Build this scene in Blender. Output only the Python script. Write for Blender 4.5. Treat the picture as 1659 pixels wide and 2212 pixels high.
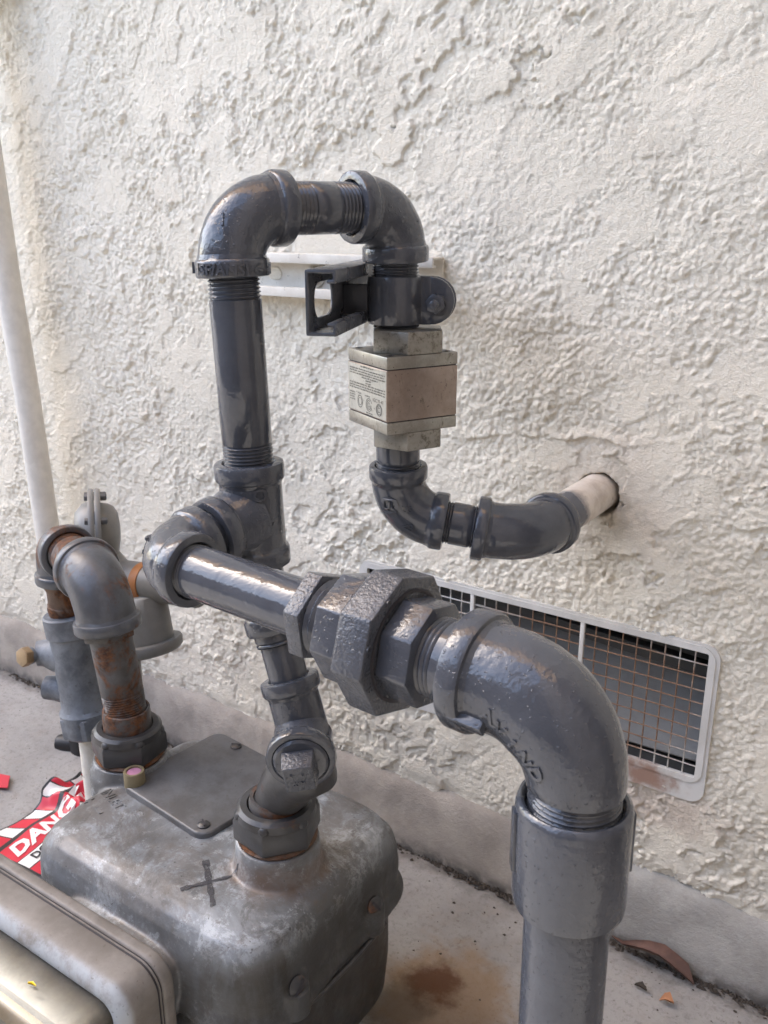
import bpy, bmesh, math, random
import numpy as np
from mathutils import Vector, Matrix, noise as mnoise
from mathutils.bvhtree import BVHTree

random.seed(7)
V = Vector
R = math.radians
scene = bpy.context.scene
for o in list(bpy.data.objects):
    bpy.data.objects.remove(o)
COL = scene.collection

# ------------------------------------------------------------------ camera
cam_d = bpy.data.cameras.new('camera')
cam = bpy.data.objects.new('camera', cam_d)
COL.objects.link(cam)
cam_d.sensor_fit = 'VERTICAL'
cam_d.sensor_height = 36.0
cam_d.lens = 36.0 * 1950.0 / 2212.0
cam_d.clip_start = 0.01
cam_d.clip_end = 200
cr, cf = V((.8279, .5609, 0)).normalized(), V((-.5328, .7866, -.3118)).normalized()
cu = cr.cross(cf).normalized()
cam.matrix_world = Matrix(((cr.x, cu.x, -cf.x, 0), (cr.y, cu.y, -cf.y, -.74), (cr.z, cu.z, -cf.z, .684), (0, 0, 0, 1)))
cam_d.dof.use_dof = True
cam_d.dof.focus_distance = .62
cam_d.dof.aperture_fstop = 22
scene.camera = cam

# ------------------------------------------------------------------ world, sun, exposure
SUN_EL, SUN_DIR = 50, V((-1, -.05, 0)).normalized()
world = bpy.data.worlds.new('World')
scene.world = world
world.use_nodes = True
wn = world.node_tree
bg = wn.nodes['Background']
sky = wn.nodes.new('ShaderNodeTexSky')
sky.sky_type = 'NISHITA'
sky.sun_disc = False
sky.sun_elevation = R(SUN_EL)
sky.sun_rotation = math.atan2(SUN_DIR.x, SUN_DIR.y)
sky.air_density = 1.0
sky.dust_density = 2.6
sky.ozone_density = 1.0
wn.links.new(sky.outputs[0], bg.inputs[0])
bg.inputs[1].default_value = 0.15
sun_d = bpy.data.lights.new('sun', 'SUN')
sun_d.energy = 2.0
sun_d.angle = R(.5)
sun_d.color = (1, .955, .89)
sun = bpy.data.objects.new('sun', sun_d)
COL.objects.link(sun)
sdir = SUN_DIR * math.cos(R(SUN_EL)) + V((0, 0, math.sin(R(SUN_EL))))
sun.rotation_euler = sdir.to_track_quat('Z', 'Y').to_euler()
sun.location = (0, 0, 6)
scene.view_settings.view_transform = 'Standard'
scene.view_settings.look = 'None'
scene.view_settings.gamma = 1
scene.view_settings.use_curve_mapping = False
scene.view_settings.exposure = 2.42
scene.render.engine = 'CYCLES'
scene.cycles.use_denoising = True
scene.cycles.use_adaptive_sampling = False
scene.cycles.sample_clamp_indirect = 4.0
scene.cycles.max_bounces = 8
scene.cycles.diffuse_bounces = 5

# ------------------------------------------------------------------ material helper
class NT:
    def __init__(s, name):
        s.m = bpy.data.materials.new(name)
        s.m.use_nodes = True
        s.t = s.m.node_tree
        s.b = s.t.nodes['Principled BSDF']
        s.co = s.t.nodes.new('ShaderNodeNewGeometry').outputs['Position']
    def n(s, typ, **kw):
        x = s.t.nodes.new(typ)
        for k, v in kw.items():
            setattr(x, k, v)
        return x
    def link(s, a, b):
        s.t.links.new(a, b)
    def put(s, sock, val):
        if hasattr(val, 'is_output'):
            s.link(val, sock)
        elif isinstance(val, (tuple, list)) and len(val) == 3 and sock.type == 'RGBA':
            sock.default_value = (*val, 1)
        else:
            sock.default_value = val
    def noise(s, scale, detail=4, rough=.6, dist=0.0, vec=None, stretch=None):
        x = s.n('ShaderNodeTexNoise')
        v = vec if vec is not None else s.co
        if stretch:
            mp = s.n('ShaderNodeMapping')
            mp.inputs['Scale'].default_value = stretch
            s.link(v, mp.inputs[0])
            v = mp.outputs[0]
        s.link(v, x.inputs['Vector'])
        x.inputs['Scale'].default_value = scale
        x.inputs['Detail'].default_value = detail
        x.inputs['Roughness'].default_value = rough
        x.inputs['Distortion'].default_value = dist
        return x.outputs['Fac']
    def ramp(s, fac, a, b, lo=0.0, hi=1.0):
        x = s.n('ShaderNodeMapRange')
        x.interpolation_type = 'SMOOTHSTEP'
        s.link(fac, x.inputs[0])
        for i, v in enumerate((a, b, lo, hi)):
            x.inputs[i + 1].default_value = v
        return x.outputs[0]
    def mix(s, fac, a, b):
        x = s.n('ShaderNodeMix', data_type='RGBA')
        s.put(x.inputs[0], fac)
        s.put(x.inputs[6], a)
        s.put(x.inputs[7], b)
        return x.outputs[2]
    def math(s, op, a, b=0.0, c=None):
        x = s.n('ShaderNodeMath', operation=op)
        s.put(x.inputs[0], a)
        s.put(x.inputs[1], b)
        if c is not None:
            s.put(x.inputs[2], c)
        return x.outputs[0]
    def bump(s, h, strength, dist=.001, normal=None):
        x = s.n('ShaderNodeBump')
        x.inputs['Strength'].default_value = strength
        x.inputs['Distance'].default_value = dist
        s.link(h, x.inputs['Height'])
        if normal is not None:
            s.link(normal, x.inputs['Normal'])
        return x.outputs[0]
    def near(s, p, r0, r1, wob=0.0, wscale=40, sc=None):
        """1 inside r0 of point p, 0 beyond r1, edge wobbled by noise"""
        d = s.n('ShaderNodeVectorMath', operation='SUBTRACT')
        s.link(s.co, d.inputs[0])
        d.inputs[1].default_value = p
        v = d.outputs[0]
        if sc:
            m = s.n('ShaderNodeVectorMath', operation='MULTIPLY')
            s.link(v, m.inputs[0])
            m.inputs[1].default_value = sc
            v = m.outputs[0]
        l = s.n('ShaderNodeVectorMath', operation='LENGTH')
        s.link(v, l.inputs[0])
        q = l.outputs['Value']
        if wob:
            q = s.math('ADD', q, s.math('MULTIPLY', s.math('SUBTRACT', s.noise(wscale, 5), .5), wob))
        return s.ramp(q, r0, r1, 1, 0)
    def axis(s, i):
        x = s.n('ShaderNodeSeparateXYZ')
        s.link(s.co, x.inputs[0])
        return x.outputs[i]
    def up(s):
        g = s.n('ShaderNodeNewGeometry')
        x = s.n('ShaderNodeSeparateXYZ')
        s.link(g.outputs['Normal'], x.inputs[0])
        return x.outputs[2]
    def out(s, col, rough, normal=None, metal=0.0, spec=.5, coat=0.0):
        s.put(s.b.inputs['Base Color'], col)
        s.put(s.b.inputs['Roughness'], rough)
        s.put(s.b.inputs['Metallic'], metal)
        s.put(s.b.inputs['Specular IOR Level'], spec)
        s.put(s.b.inputs['Coat Weight'], coat)
        s.b.inputs['Coat Roughness'].default_value = .04
        if coat and normal is not None:
            s.link(normal, s.b.inputs['Coat Normal'])
        if normal is not None:
            s.link(normal, s.b.inputs['Normal'])
        return s.m

def mat_flat(name, col, rough=.5, metal=0.0, var=.12, bscale=300, bstr=.1):
    t = NT(name)
    c2 = tuple(c * (1 - var) for c in col)
    c = t.mix(t.ramp(t.noise(60, 6), .35, .65), col, c2)
    return t.out(c, rough, t.bump(t.noise(bscale, 4), bstr, .0006), metal)

def mat_paint(name, lump, lscale, rough=.16, runs=0.0):
    """thick glossy slate grey oil paint over iron"""
    t = NT(name)
    base = t.mix(t.ramp(t.noise(35, 5, .7), .35, .7), (.068, .074, .089), (.055, .060, .073))
    dust = t.math('MULTIPLY', t.ramp(t.noise(18, 6, .7), .45, .75), t.ramp(t.up(), .2, .9, 0, .28))
    base = t.mix(dust, base, (.10, .095, .09))
    rr = t.ramp(t.noise(45, 5, .65, .5), .35, .8, rough * .7, rough * 2.2)
    n1 = t.bump(t.noise(lscale, 3, .55), lump, .0009)
    n2 = t.bump(t.noise(60, 3, .6, .6), .22, .003, n1)
    sp = t.ramp(t.noise(430, 2, .5), .64, .72)
    n3 = t.bump(sp, .55 if lump > .15 else .12, .0006, n2)
    return t.out(base, rr, n3, 0, .5, .16)

M = {}
M['paint_pipe'] = mat_paint('paint_pipe', .09, 150, .10)
M['paint_cast'] = mat_paint('paint_cast', .38, 300, .11)
M['paint_rough'] = mat_paint('paint_rough', .85, 520, .16)

def mat_old(name, base, base2, rustlo, rusthi, rough=.5):
    t = NT(name)
    c = t.mix(t.ramp(t.noise(30, 6, .7), .35, .65), base, base2)
    rc = t.mix(t.ramp(t.noise(160, 6, .7), .35, .65), (.16, .062, .022), (.05, .024, .014))
    f = t.ramp(t.noise(26, 8, .68, .6), rustlo, rusthi)
    chips = t.ramp(t.noise(110, 6, .75), .62, .66)
    c = t.mix(t.math('MULTIPLY', chips, .7), c, (.07, .062, .055))
    c = t.mix(f, c, rc)
    r = t.math('ADD', t.math('MULTIPLY', f, .4), rough)
    h = t.math('ADD', t.noise(220, 5), t.math('MULTIPLY', f, t.noise(420, 5, .7)))
    return t.out(c, r, t.bump(h, .3, .0007))

M['old_paint'] = mat_old('old_grey_paint', (.092, .099, .114), (.062, .064, .070), .50, .64, .33)
M['old_rusty'] = mat_old('old_rusty_paint', (.095, .095, .098), (.055, .051, .048), .43, .57, .45)
M['rust'] = mat_old('rusty_iron', (.13, .075, .045), (.075, .045, .03), .42, .54, .6)
M['dark_nut'] = mat_old('weathered_dark_iron', (.048, .049, .052), (.034, .033, .033), .60, .74, .38)
M['galv'] = mat_old('galvanised_iron', (.19, .21, .235), (.09, .10, .118), .62, .74, .5)
M['brass'] = mat_old('corroded_brass', (.30, .21, .11), (.20, .13, .07), .52, .7, .5)

def mat_meter():
    t = NT('oxidised_aluminium_casting')
    c = t.mix(t.ramp(t.noise(14, 7, .68, .4), .36, .62), (.235, .255, .275), (.115, .118, .12))
    white = t.math('MAXIMUM', t.ramp(t.noise(24, 9, .82, .3), .52, .585), t.math('MULTIPLY', t.ramp(t.noise(120, 8, .75), .55, .66), .7))
    c = t.mix(t.math('MULTIPLY', white, .5), c, (.43, .46, .48))
    dirt = t.math('MULTIPLY', t.ramp(t.noise(17, 10, .82, .5), .46, .56), t.ramp(t.up(), .05, .8, .12, .66))
    c = t.mix(dirt, c, (.112, .100, .090))
    c = t.mix(t.math('MULTIPLY', t.ramp(t.noise(31, 9, .8, .5), .56, .62), .55), c, (.075, .072, .068))
    # old run-off: brown stains low on the right-hand side, streaked downwards
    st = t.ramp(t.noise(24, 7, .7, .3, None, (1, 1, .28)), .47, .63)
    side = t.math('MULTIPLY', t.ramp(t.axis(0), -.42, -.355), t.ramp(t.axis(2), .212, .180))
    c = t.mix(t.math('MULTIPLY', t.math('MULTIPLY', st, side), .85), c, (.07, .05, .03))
    c = t.mix(t.math('MULTIPLY', side, .85), c, (.030, .029, .026))  # shade of this flank, turned from the light, painted in
    # rust bleeding round the outlet hub
    c = t.mix(t.math('MULTIPLY', t.near((-.388, -.312, .206), .028, .046, .03, 60), .55), c, (.15, .075, .03))
    specks = t.ramp(t.noise(240, 3, .6), .67, .71)
    c = t.mix(t.math('MULTIPLY', specks, .75), c, (.06, .055, .05))
    h = t.math('ADD', t.noise(330, 5, .7), t.math('MULTIPLY', t.noise(35, 3), 1.2))
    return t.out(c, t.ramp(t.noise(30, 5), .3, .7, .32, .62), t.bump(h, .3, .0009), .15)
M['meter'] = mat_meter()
M['cover'] = mat_old('grey_cover_plate', (.115, .117, .122), (.075, .073, .072), .70, .78, .40)

def mat_index():
    t = NT('dusty_index_housing')
    c = t.mix(t.ramp(t.noise(20, 7, .7), .35, .65), (.205, .190, .175), (.14, .126, .112))
    low = t.ramp(t.axis(1), -.446, -.452)
    c = t.mix(t.math('MULTIPLY', low, t.ramp(t.noise(26, 8, .7), .34, .56)), c, (.34, .37, .40))
    specks = t.ramp(t.noise(300, 3, .6), .66, .71)
    c = t.mix(t.math('MULTIPLY', specks, .6), c, (.10, .085, .07))
    return t.out(c, .55, t.bump(t.noise(400, 5), .2, .0006))
M['index'] = mat_index()
M['gasket'] = mat_flat('black_gasket', (.035, .032, .038), .6)
M['tan'] = mat_flat('cream_register_plate', (.21, .192, .16), .5, 0, .25)
M['brown_ledge'] = mat_flat('ochre_strip', (.27, .17, .07), .5)

def mat_clear():
    t = NT('dusty_clear_plastic')
    tr = t.n('ShaderNodeBsdfTransparent')
    tr.inputs[0].default_value = (.95, .95, .92, 1)
    gl = t.n('ShaderNodeBsdfGlossy')
    gl.inputs['Roughness'].default_value = .38
    df = t.n('ShaderNodeBsdfDiffuse')
    df.inputs[0].default_value = (.15, .142, .125, 1)
    fr = t.n('ShaderNodeFresnel')
    fr.inputs[0].default_value = 1.45
    m1 = t.n('ShaderNodeMixShader')
    t.link(t.math('MULTIPLY_ADD', t.ramp(t.noise(40, 8, .7), .35, .7), .45, .12), m1.inputs[0])
    t.link(tr.outputs[0], m1.inputs[1]); t.link(df.outputs[0], m1.inputs[2])
    m2 = t.n('ShaderNodeMixShader')
    t.link(t.math('MULTIPLY', fr.outputs[0], .35), m2.inputs[0])
    t.link(m1.outputs[0], m2.inputs[1]); t.link(gl.outputs[0], m2.inputs[2])
    t.link(m2.outputs[0], t.t.nodes['Material Output'].inputs[0])
    return t.m
M['clear'] = mat_clear()

def mat_metal(name, a, b, metal=.75, rough=.42):
    t = NT(name)
    c = t.mix(t.ramp(t.noise(60, 8, .75), .35, .65), a, b)
    grime = t.ramp(t.noise(95, 8, .8, .5, None, (1.5, 1.5, .5)), .56, .68)
    c = t.mix(t.math('MULTIPLY', grime, .75), c, (.09, .075, .045))
    sp = t.ramp(t.noise(420, 3, .6), .66, .70)
    c = t.mix(t.math('MULTIPLY', sp, .7), c, (.05, .04, .03))
    r = t.math('ADD', t.math('MULTIPLY', grime, .25), rough)
    return t.out(c, r, t.bump(t.noise(900, 3, .6, 0, None, (1, 1, .12)), .12, .0004), metal)
M['valve'] = mat_metal('brushed_aluminium', (.36, .35, .315), (.27, .255, .225), .8, .38)
M['valve_mid'] = mat_metal('aluminium_brown_reflection', (.34, .28, .24), (.27, .215, .18), .7, .34)  # brown reflection on the metal put into its colour
def mat_neck():
    t = NT('half_painted_neck')
    c = t.mix(t.ramp(t.noise(60, 8, .75), .35, .65), (.36, .35, .315), (.27, .255, .225))
    g = t.ramp(t.noise(120, 8, .8), .52, .64)
    c = t.mix(t.math('MULTIPLY', g, .7), c, (.08, .07, .045))
    p = t.near((-.3905, -.1920, .604), .019, .0225, .012, 90)
    c = t.mix(p, c, (.070, .078, .098))
    return t.out(c, t.ramp(p, 0, 1, .42, .18), t.bump(t.noise(700, 3), .1, .0004), t.ramp(p, 0, 1, .75, 0))
M['neck'] = mat_neck()
M['plate'] = mat_metal('lit_face_silver', (.46, .46, .42), (.40, .40, .365), .55, .38)  # paler copy of the valve metal, painting its left face as lit
M['print'] = mat_flat('grey_etched_print', (.11, .105, .095), .6)

def mat_stucco():
    t = NT('cream_stucco')
    c = t.mix(t.ramp(t.noise(5, 6, .6), .35, .65), (.860, .808, .690), (.815, .760, .640))
    dirt = t.ramp(t.noise(9, 9, .72, .6), .52, .74)
    c = t.mix(t.math('MULTIPLY', dirt, .40), c, (.50, .435, .35))
    # drip stains and a patched, pinkish place round the pipe hole
    c = t.mix(t.math('MULTIPLY', t.near((-.262, 0, .452), .022, .085, .09, 30), .35), c, (.55, .46, .39))
    c = t.mix(t.math('MULTIPLY', t.near((-.262, 0, .425), .004, .06, .08, 60, (1.4, 1, .7)), .5), c, (.27, .235, .18))
    c = t.mix(t.math('MULTIPLY', t.near((-.19, 0, .163), .01, .05, .06, 60, (.6, 1, 1.4)), .45), c, (.42, .30, .24))
    low = t.math('MULTIPLY', t.ramp(t.axis(2), .30, .08), t.ramp(t.noise(12, 8, .7), .4, .65))
    c = t.mix(t.math('MULTIPLY', low, .35), c, (.47, .44, .40))
    fl = t.math('MULTIPLY', t.ramp(t.noise(330, 4, .7), .56, .68), t.ramp(t.noise(11, 5, .7), .42, .66))
    c = t.mix(t.math('MULTIPLY', fl, .5), c, (.40, .33, .25))
    h = t.math('ADD', t.noise(520, 5, .75), t.math('MULTIPLY', t.noise(210, 4, .6), .8))
    return t.out(c, .88, t.bump(h, .9, .0018), 0, .2)
M['stucco'] = mat_stucco()

def mat_footing():
    t = NT('footing_concrete')
    c = t.mix(t.ramp(t.noise(16, 8, .7), .35, .65), (.40, .362, .318), (.29, .262, .232))
    c = t.mix(t.ramp(t.axis(0), -.36, -.22), c, t.mix(t.ramp(t.noise(30, 8, .7), .35, .65), (.42, .41, .385), (.32, .312, .292)))
    c = t.mix(t.math('MULTIPLY', t.ramp(t.axis(2), .018, .0), t.ramp(t.noise(60, 6), .3, .6)), c, (.14, .13, .12))
    return t.out(c, .9, t.bump(t.noise(260, 8, .75), .9, .0016), 0, .2)
M['footing'] = mat_footing()

def mat_ground():
    t = NT('stained_concrete')
    c = t.mix(t.ramp(t.noise(7, 8, .68, .4), .33, .67), (.345, .338, .328), (.245, .238, .229))
    c = t.mix(t.math('MULTIPLY', t.ramp(t.noise(26, 9, .75), .52, .66), .5), c, (.29, .26, .235))
    c = t.mix(t.math('MULTIPLY', t.ramp(t.noise(130, 9, .8), .50, .62), .45), c, (.16, .15, .14))
    sp = t.ramp(t.noise(190, 4, .6), .64, .69)
    c = t.mix(t.math('MULTIPLY', sp, .6), c, (.13, .11, .095))
    # rust stain from a vanished can, with a dark core and a tide mark
    c = t.mix(t.math('MULTIPLY', t.near((-.315, -.175, 0), .040, .082, .085, 32), .66), c, (.245, .155, .075))
    c = t.mix(t.math('MULTIPLY', t.near((-.335, -.163, 0), .012, .035, .05, 50), .88), c, (.085, .035, .016))
    c = t.mix(t.math('MULTIPLY', t.near((-.350, -.205, 0), .018, .040, .055, 44), .6), c, (.085, .065, .048))
    c = t.mix(t.math('MULTIPLY', t.near((-.83, -.11, 0), .0, .11, .09, 20), .3), c, (.33, .26, .20))
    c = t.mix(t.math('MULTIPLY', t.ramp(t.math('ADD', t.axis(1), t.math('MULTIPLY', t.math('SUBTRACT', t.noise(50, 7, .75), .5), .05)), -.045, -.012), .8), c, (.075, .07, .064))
    return t.out(c, .85, t.bump(t.noise(260, 8, .75), .7, .0014), 0, .25)
M['ground'] = mat_ground()
M['soffit'] = mat_flat('tan_painted_wood', (.66, .43, .22), .6)
def mat_amber():
    t = NT('added_amber_glow')  # added sheet that glows orange for the reflections
    tr = t.n('ShaderNodeBsdfTranslucent'); tr.inputs[0].default_value = (.85, .56, .30, 1)
    df = t.n('ShaderNodeBsdfDiffuse'); df.inputs[0].default_value = (.30, .20, .09, 1)
    mx = t.n('ShaderNodeMixShader'); mx.inputs[0].default_value = .25
    t.link(tr.outputs[0], mx.inputs[1]); t.link(df.outputs[0], mx.inputs[2])
    t.link(mx.outputs[0], t.t.nodes['Material Output'].inputs[0])
    return t.m
M['amber'] = mat_amber()
M['fence'] = mat_flat('grey_brown_boards', (.17, .16, .15), .8)
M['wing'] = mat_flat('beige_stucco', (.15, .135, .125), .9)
M['white_paint'] = mat_old('chalky_white_paint', (.70, .68, .62), (.60, .565, .50), .66, .8, .55)
M['cream_pipe'] = mat_flat('cream_painted_pipe', (.70, .675, .62), .5)
M['strut_dark'] = mat_paint('paint_strut', .10, 300, .3)
M['reg'] = mat_flat('grey_beige_enamel', (.20, .198, .188), .42)
M['orange'] = mat_flat('orange_band', (.33, .125, .03), .5)
M['black'] = mat_flat('black_plastic', (.012, .012, .014), .5)
M['duct'] = mat_flat('dark_duct_metal', (.07, .071, .07), .6)
M['duct_board'] = mat_flat('grey_board', (.29, .29, .28), .7)
M['pink'] = mat_flat('pink_seal', (.50, .235, .36), .6, 0, .3, 500, .4)
M['seal_brass'] = mat_flat('dull_brass_cup', (.24, .20, .12), .5, .3)
def mat_marker():
    t = NT('faded_marker')
    t.put(t.b.inputs['Alpha'], t.ramp(t.noise(330, 6, .7), .34, .52, .25, .95))
    return t.out((.040, .040, .046), .6)
M['marker'] = mat_marker()
M['white_print'] = mat_flat('white_print', (.80, .79, .77), .5)
M['black_print'] = mat_flat('black_print', (.03, .03, .03), .5)
M['leaf'] = mat_flat('dry_red_brown_leaf', (.135, .068, .048), .7, 0, .4)
M['leaf2'] = mat_flat('dry_orange_leaf', (.45, .22, .11), .7, 0, .3)
M['yellow'] = mat_flat('yellow_petal', (.70, .52, .03), .6)
M['grit'] = mat_flat('dark_grit', (.065, .054, .044), .9, 0, .4)
M['red'] = mat_flat('red_card', (.56, .035, .06), .5)

def mat_frame():
    t = NT('peeling_white_frame')
    c = t.mix(t.ramp(t.noise(30, 6), .35, .65), (.62, .61, .58), (.52, .51, .48))
    peel = t.near((-.205, -.002, .189), .006, .022, .03, 90, (.55, 1, 1.0))
    c = t.mix(peel, c, (.30, .19, .145))
    return t.out(c, .5, t.bump(t.noise(200, 5), .25, .0008))
M['frame'] = mat_frame()
def mat_wire():
    t = NT('rusty_painted_wire')
    d = t.near((-.275, -.002, .270), .085, .135, .09, 45, (.85, 1, 1.55))
    c = t.mix(t.ramp(t.noise(300, 3), .4, .6), (.50, .50, .48), (.42, .41, .38))
    rc = t.mix(t.ramp(t.noise(200, 4), .35, .65), (.235, .14, .085), (.16, .09, .055))
    return t.out(t.mix(d, c, rc), .7, t.bump(t.noise(500, 4), .3, .0005))
M['wire'] = mat_wire()
def mat_stub():
    t = NT('half_painted_stub')
    g = t.ramp(t.math('ADD', t.axis(1), t.math('MULTIPLY', t.math('SUBTRACT', t.noise(60, 6, .7), .5), .03)), -.068, -.052)
    w = t.mix(t.ramp(t.noise(50, 6, .7), .4, .65), (.66, .61, .55), (.52, .46, .40))
    g2 = t.ramp(t.noise(70, 7, .75), .60, .68)
    w = t.mix(t.math('MULTIPLY', g2, .7), w, (.22, .18, .10))
    c = t.mix(g, (.085, .092, .112), w)
    return t.out(c, t.ramp(g, 0, 1, .25, .7), t.bump(t.noise(250, 4), .15, .0007))
M['stub'] = mat_stub()

def mat_tag():
    t = NT('printed_danger_card')
    uv = t.n('ShaderNodeUVMap').outputs[0]
    sx = t.n('ShaderNodeSeparateXYZ'); t.link(uv, sx.inputs[0])
    u, v = sx.outputs[0], sx.outputs[1]          # metres along / across the lettering
    def band(x, a, b):
        return t.math('MULTIPLY', t.math('GREATER_THAN', x, a), t.math('LESS_THAN', x, b))
    red, wht, blk = (.56, .022, .045), (.76, .75, .72), (.03, .028, .028)
    ph = t.math('FRACT', t.math('MULTIPLY', t.math('ADD', u, t.math('MULTIPLY', v, .35)), 24.0))
    c = t.mix(t.math('GREATER_THAN', ph, .52), red, wht)
    line = t.math('MAXIMUM', band(ph, .50, .54), t.math('GREATER_THAN', ph, .965))
    c = t.mix(line, c, blk)
    c = t.mix(t.math('LESS_THAN', v, .032), c, blk)
    c = t.mix(t.math('LESS_THAN', v, .0265), c, red)
    c = t.mix(t.math('LESS_THAN', v, -.004), c, blk)
    c = t.mix(t.math('LESS_THAN', v, -.0052), c, wht)
    c = t.mix(t.math('LESS_THAN', v, -.023), c, blk)
    c = t.mix(t.math('LESS_THAN', v, -.0245), c, red)
    c = t.mix(t.math('GREATER_THAN', v, .0535), c, blk)
    c = t.mix(t.math('LESS_THAN', u, -.0135), c, blk)
    return t.out(c, .38, t.bump(t.noise(90, 3), .1, .001))
M['tag'] = mat_tag()

# ------------------------------------------------------------------ mesh helpers
def perp(d, hint=None):
    d = V(d).normalized()
    h = V(hint) if hint is not None else (V((0, 0, 1)) if abs(d.z) < .9 else V((0, -1, 0)))
    e1 = (h - d * h.dot(d)).normalized()
    return d, e1, d.cross(e1)

class Geo:
    def __init__(s):
        s.v, s.f = [], []
    def add(s, vs, fs):
        b = len(s.v)
        s.v += [tuple(x) for x in vs]
        s.f += [tuple(i + b for i in q) for q in fs]
        return s
    def rings(s, rs, cap0=False, cap1=False, closed=False):
        n = len(rs[0]); vs = [p for r in rs for p in r]; fs = []
        m = len(rs)
        for i in range(m if closed else m - 1):
            a, b = i * n, ((i + 1) % m) * n
            for k in range(n):
                k2 = (k + 1) % n
                fs.append((a + k, a + k2, b + k2, b + k))
        if cap0: fs.append(tuple(range(n - 1, -1, -1)))
        if cap1: fs.append(tuple(range((m - 1) * n, m * n)))
        return s.add(vs, fs)
    def lathe(s, o, d, prof, n=40, phase=0.0, hint=None, cap0=False, cap1=False):
        o = V(o); d, e1, e2 = perp(d, hint)
        rs = []
        for t, r in prof:
            rs.append([o + d * t + (e1 * math.cos(phase + 2 * math.pi * k / n) + e2 * math.sin(phase + 2 * math.pi * k / n)) * r for k in range(n)])
        return s.rings(rs, cap0, cap1)
    def tube(s, pts, rad, n=32, cap0=False, cap1=False, squash=None):
        pts = [V(p) for p in pts]
        if not isinstance(rad, (list, tuple)): rad = [rad] * len(pts)
        tans = []
        for i in range(len(pts)):
            a, b = pts[max(i - 1, 0)], pts[min(i + 1, len(pts) - 1)]
            tans.append((b - a).normalized())
        d, e1, e2 = perp(tans[0])
        rs = []
        for p, t, r in zip(pts, tans, rad):
            e1 = (e1 - t * e1.dot(t)).normalized()
            e2 = t.cross(e1)
            rs.append([p + (e1 * math.cos(2 * math.pi * k / n) + e2 * math.sin(2 * math.pi * k / n)) * r for k in range(n)])
        return s.rings(rs, cap0, cap1)
    def box(s, c, h, ax=None):
        c = V(c)
        X, Y, Z = ax if ax else (V((1, 0, 0)), V((0, 1, 0)), V((0, 0, 1)))
        vs = [c + X * h[0] * i + Y * h[1] * j + Z * h[2] * k for i in (-1, 1) for j in (-1, 1) for k in (-1, 1)]
        return s.add(vs, [(0, 1, 3, 2), (4, 6, 7, 5), (0, 4, 5, 1), (2, 3, 7, 6), (0, 2, 6, 4), (1, 5, 7, 3)])
    def prism(s, poly, o, ax, a, b):
        """2-D outline poly in axes ax[0], ax[1], extruded from a to b along ax[2]"""
        o = V(o); n = len(poly)
        vs = [o + ax[0] * p[0] + ax[1] * p[1] + ax[2] * t for t in (a, b) for p in poly]
        fs = [(k, (k + 1) % n, n + (k + 1) % n, n + k) for k in range(n)] + [tuple(range(n - 1, -1, -1)), tuple(range(n, 2 * n))]
        return s.add(vs, fs)
    def build(s, name, mat, parent=None, bevel=0.0, sharp=38, seg=2, lump=0.0, lscale=120, weld=False):
        bm = bmesh.new()
        vs = [bm.verts.new(p) for p in s.v]
        for q in s.f:
            try: bm.faces.new([vs[i] for i in q])
            except ValueError: pass
        if weld: bmesh.ops.remove_doubles(bm, verts=bm.verts, dist=2e-6)
        bmesh.ops.recalc_face_normals(bm, faces=bm.faces)
        if bevel:
            bm.edges.ensure_lookup_table()
            es = [e for e in bm.edges if len(e.link_faces) == 2 and e.calc_face_angle(0) > R(28)]
            bmesh.ops.bevel(bm, geom=es, offset=bevel, segments=seg, affect='EDGES', clamp_overlap=True, profile=.5)
        if lump:
            bm.normal_update()
            for v in bm.verts:
                v.co += v.normal * (mnoise.noise(v.co * lscale) * lump)
        me = bpy.data.meshes.new(name)
        bm.to_mesh(me); bm.free()
        me.shade_smooth()
        me.set_sharp_from_angle(angle=R(sharp))
        me.materials.append(mat)
        return link(name, me, parent)

def link(name, me, parent=None):
    o = bpy.data.objects.new(name, me)
    COL.objects.link(o)
    if parent is not None:
        o.parent = parent
        if parent.type == 'EMPTY' and parent.parent is None:
            o.matrix_parent_inverse = Matrix.Translation(-V(parent.location))
    return o
def thing(name, label, cat, loc=(0, 0, 0), group=None):
    o = bpy.data.objects.new(name, None)
    COL.objects.link(o)
    o.empty_display_size = .02
    o.location = loc
    o['label'] = label; o['category'] = cat
    if group: o['group'] = group
    return o
def tag(o, label, cat, group=None):
    o['label'] = label; o['category'] = cat
    if group: o['group'] = group
    return o

def bvh_of(*objs):
    vs, fs = [], []
    for o in objs:
        b = len(vs)
        vs += [v.co.copy() for v in o.data.vertices]
        fs += [tuple(i + b for i in p.vertices) for p in o.data.polygons]
    return BVHTree.FromPolygons(vs, fs)

_tx = {}
def text_geo(txt, size, depth, bold=0.0, shear=0.0):
    cu_ = bpy.data.curves.new('lettering', 'FONT')
    cu_.body = txt; cu_.size = size; cu_.extrude = depth; cu_.resolution_u = 2
    cu_.offset = bold; cu_.shear = shear
    cu_.align_x = 'CENTER'; cu_.align_y = 'CENTER'
    ob = bpy.data.objects.new('lettering', cu_)
    COL.objects.link(ob)
    dg = bpy.context.evaluated_depsgraph_get()
    me = bpy.data.meshes.new_from_object(ob.evaluated_get(dg))
    vs = [v.co.copy() for v in me.vertices]
    fs = [tuple(p.vertices) for p in me.polygons]
    bpy.data.objects.remove(ob); bpy.data.curves.remove(cu_); bpy.data.meshes.remove(me)
    return vs, fs

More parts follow.
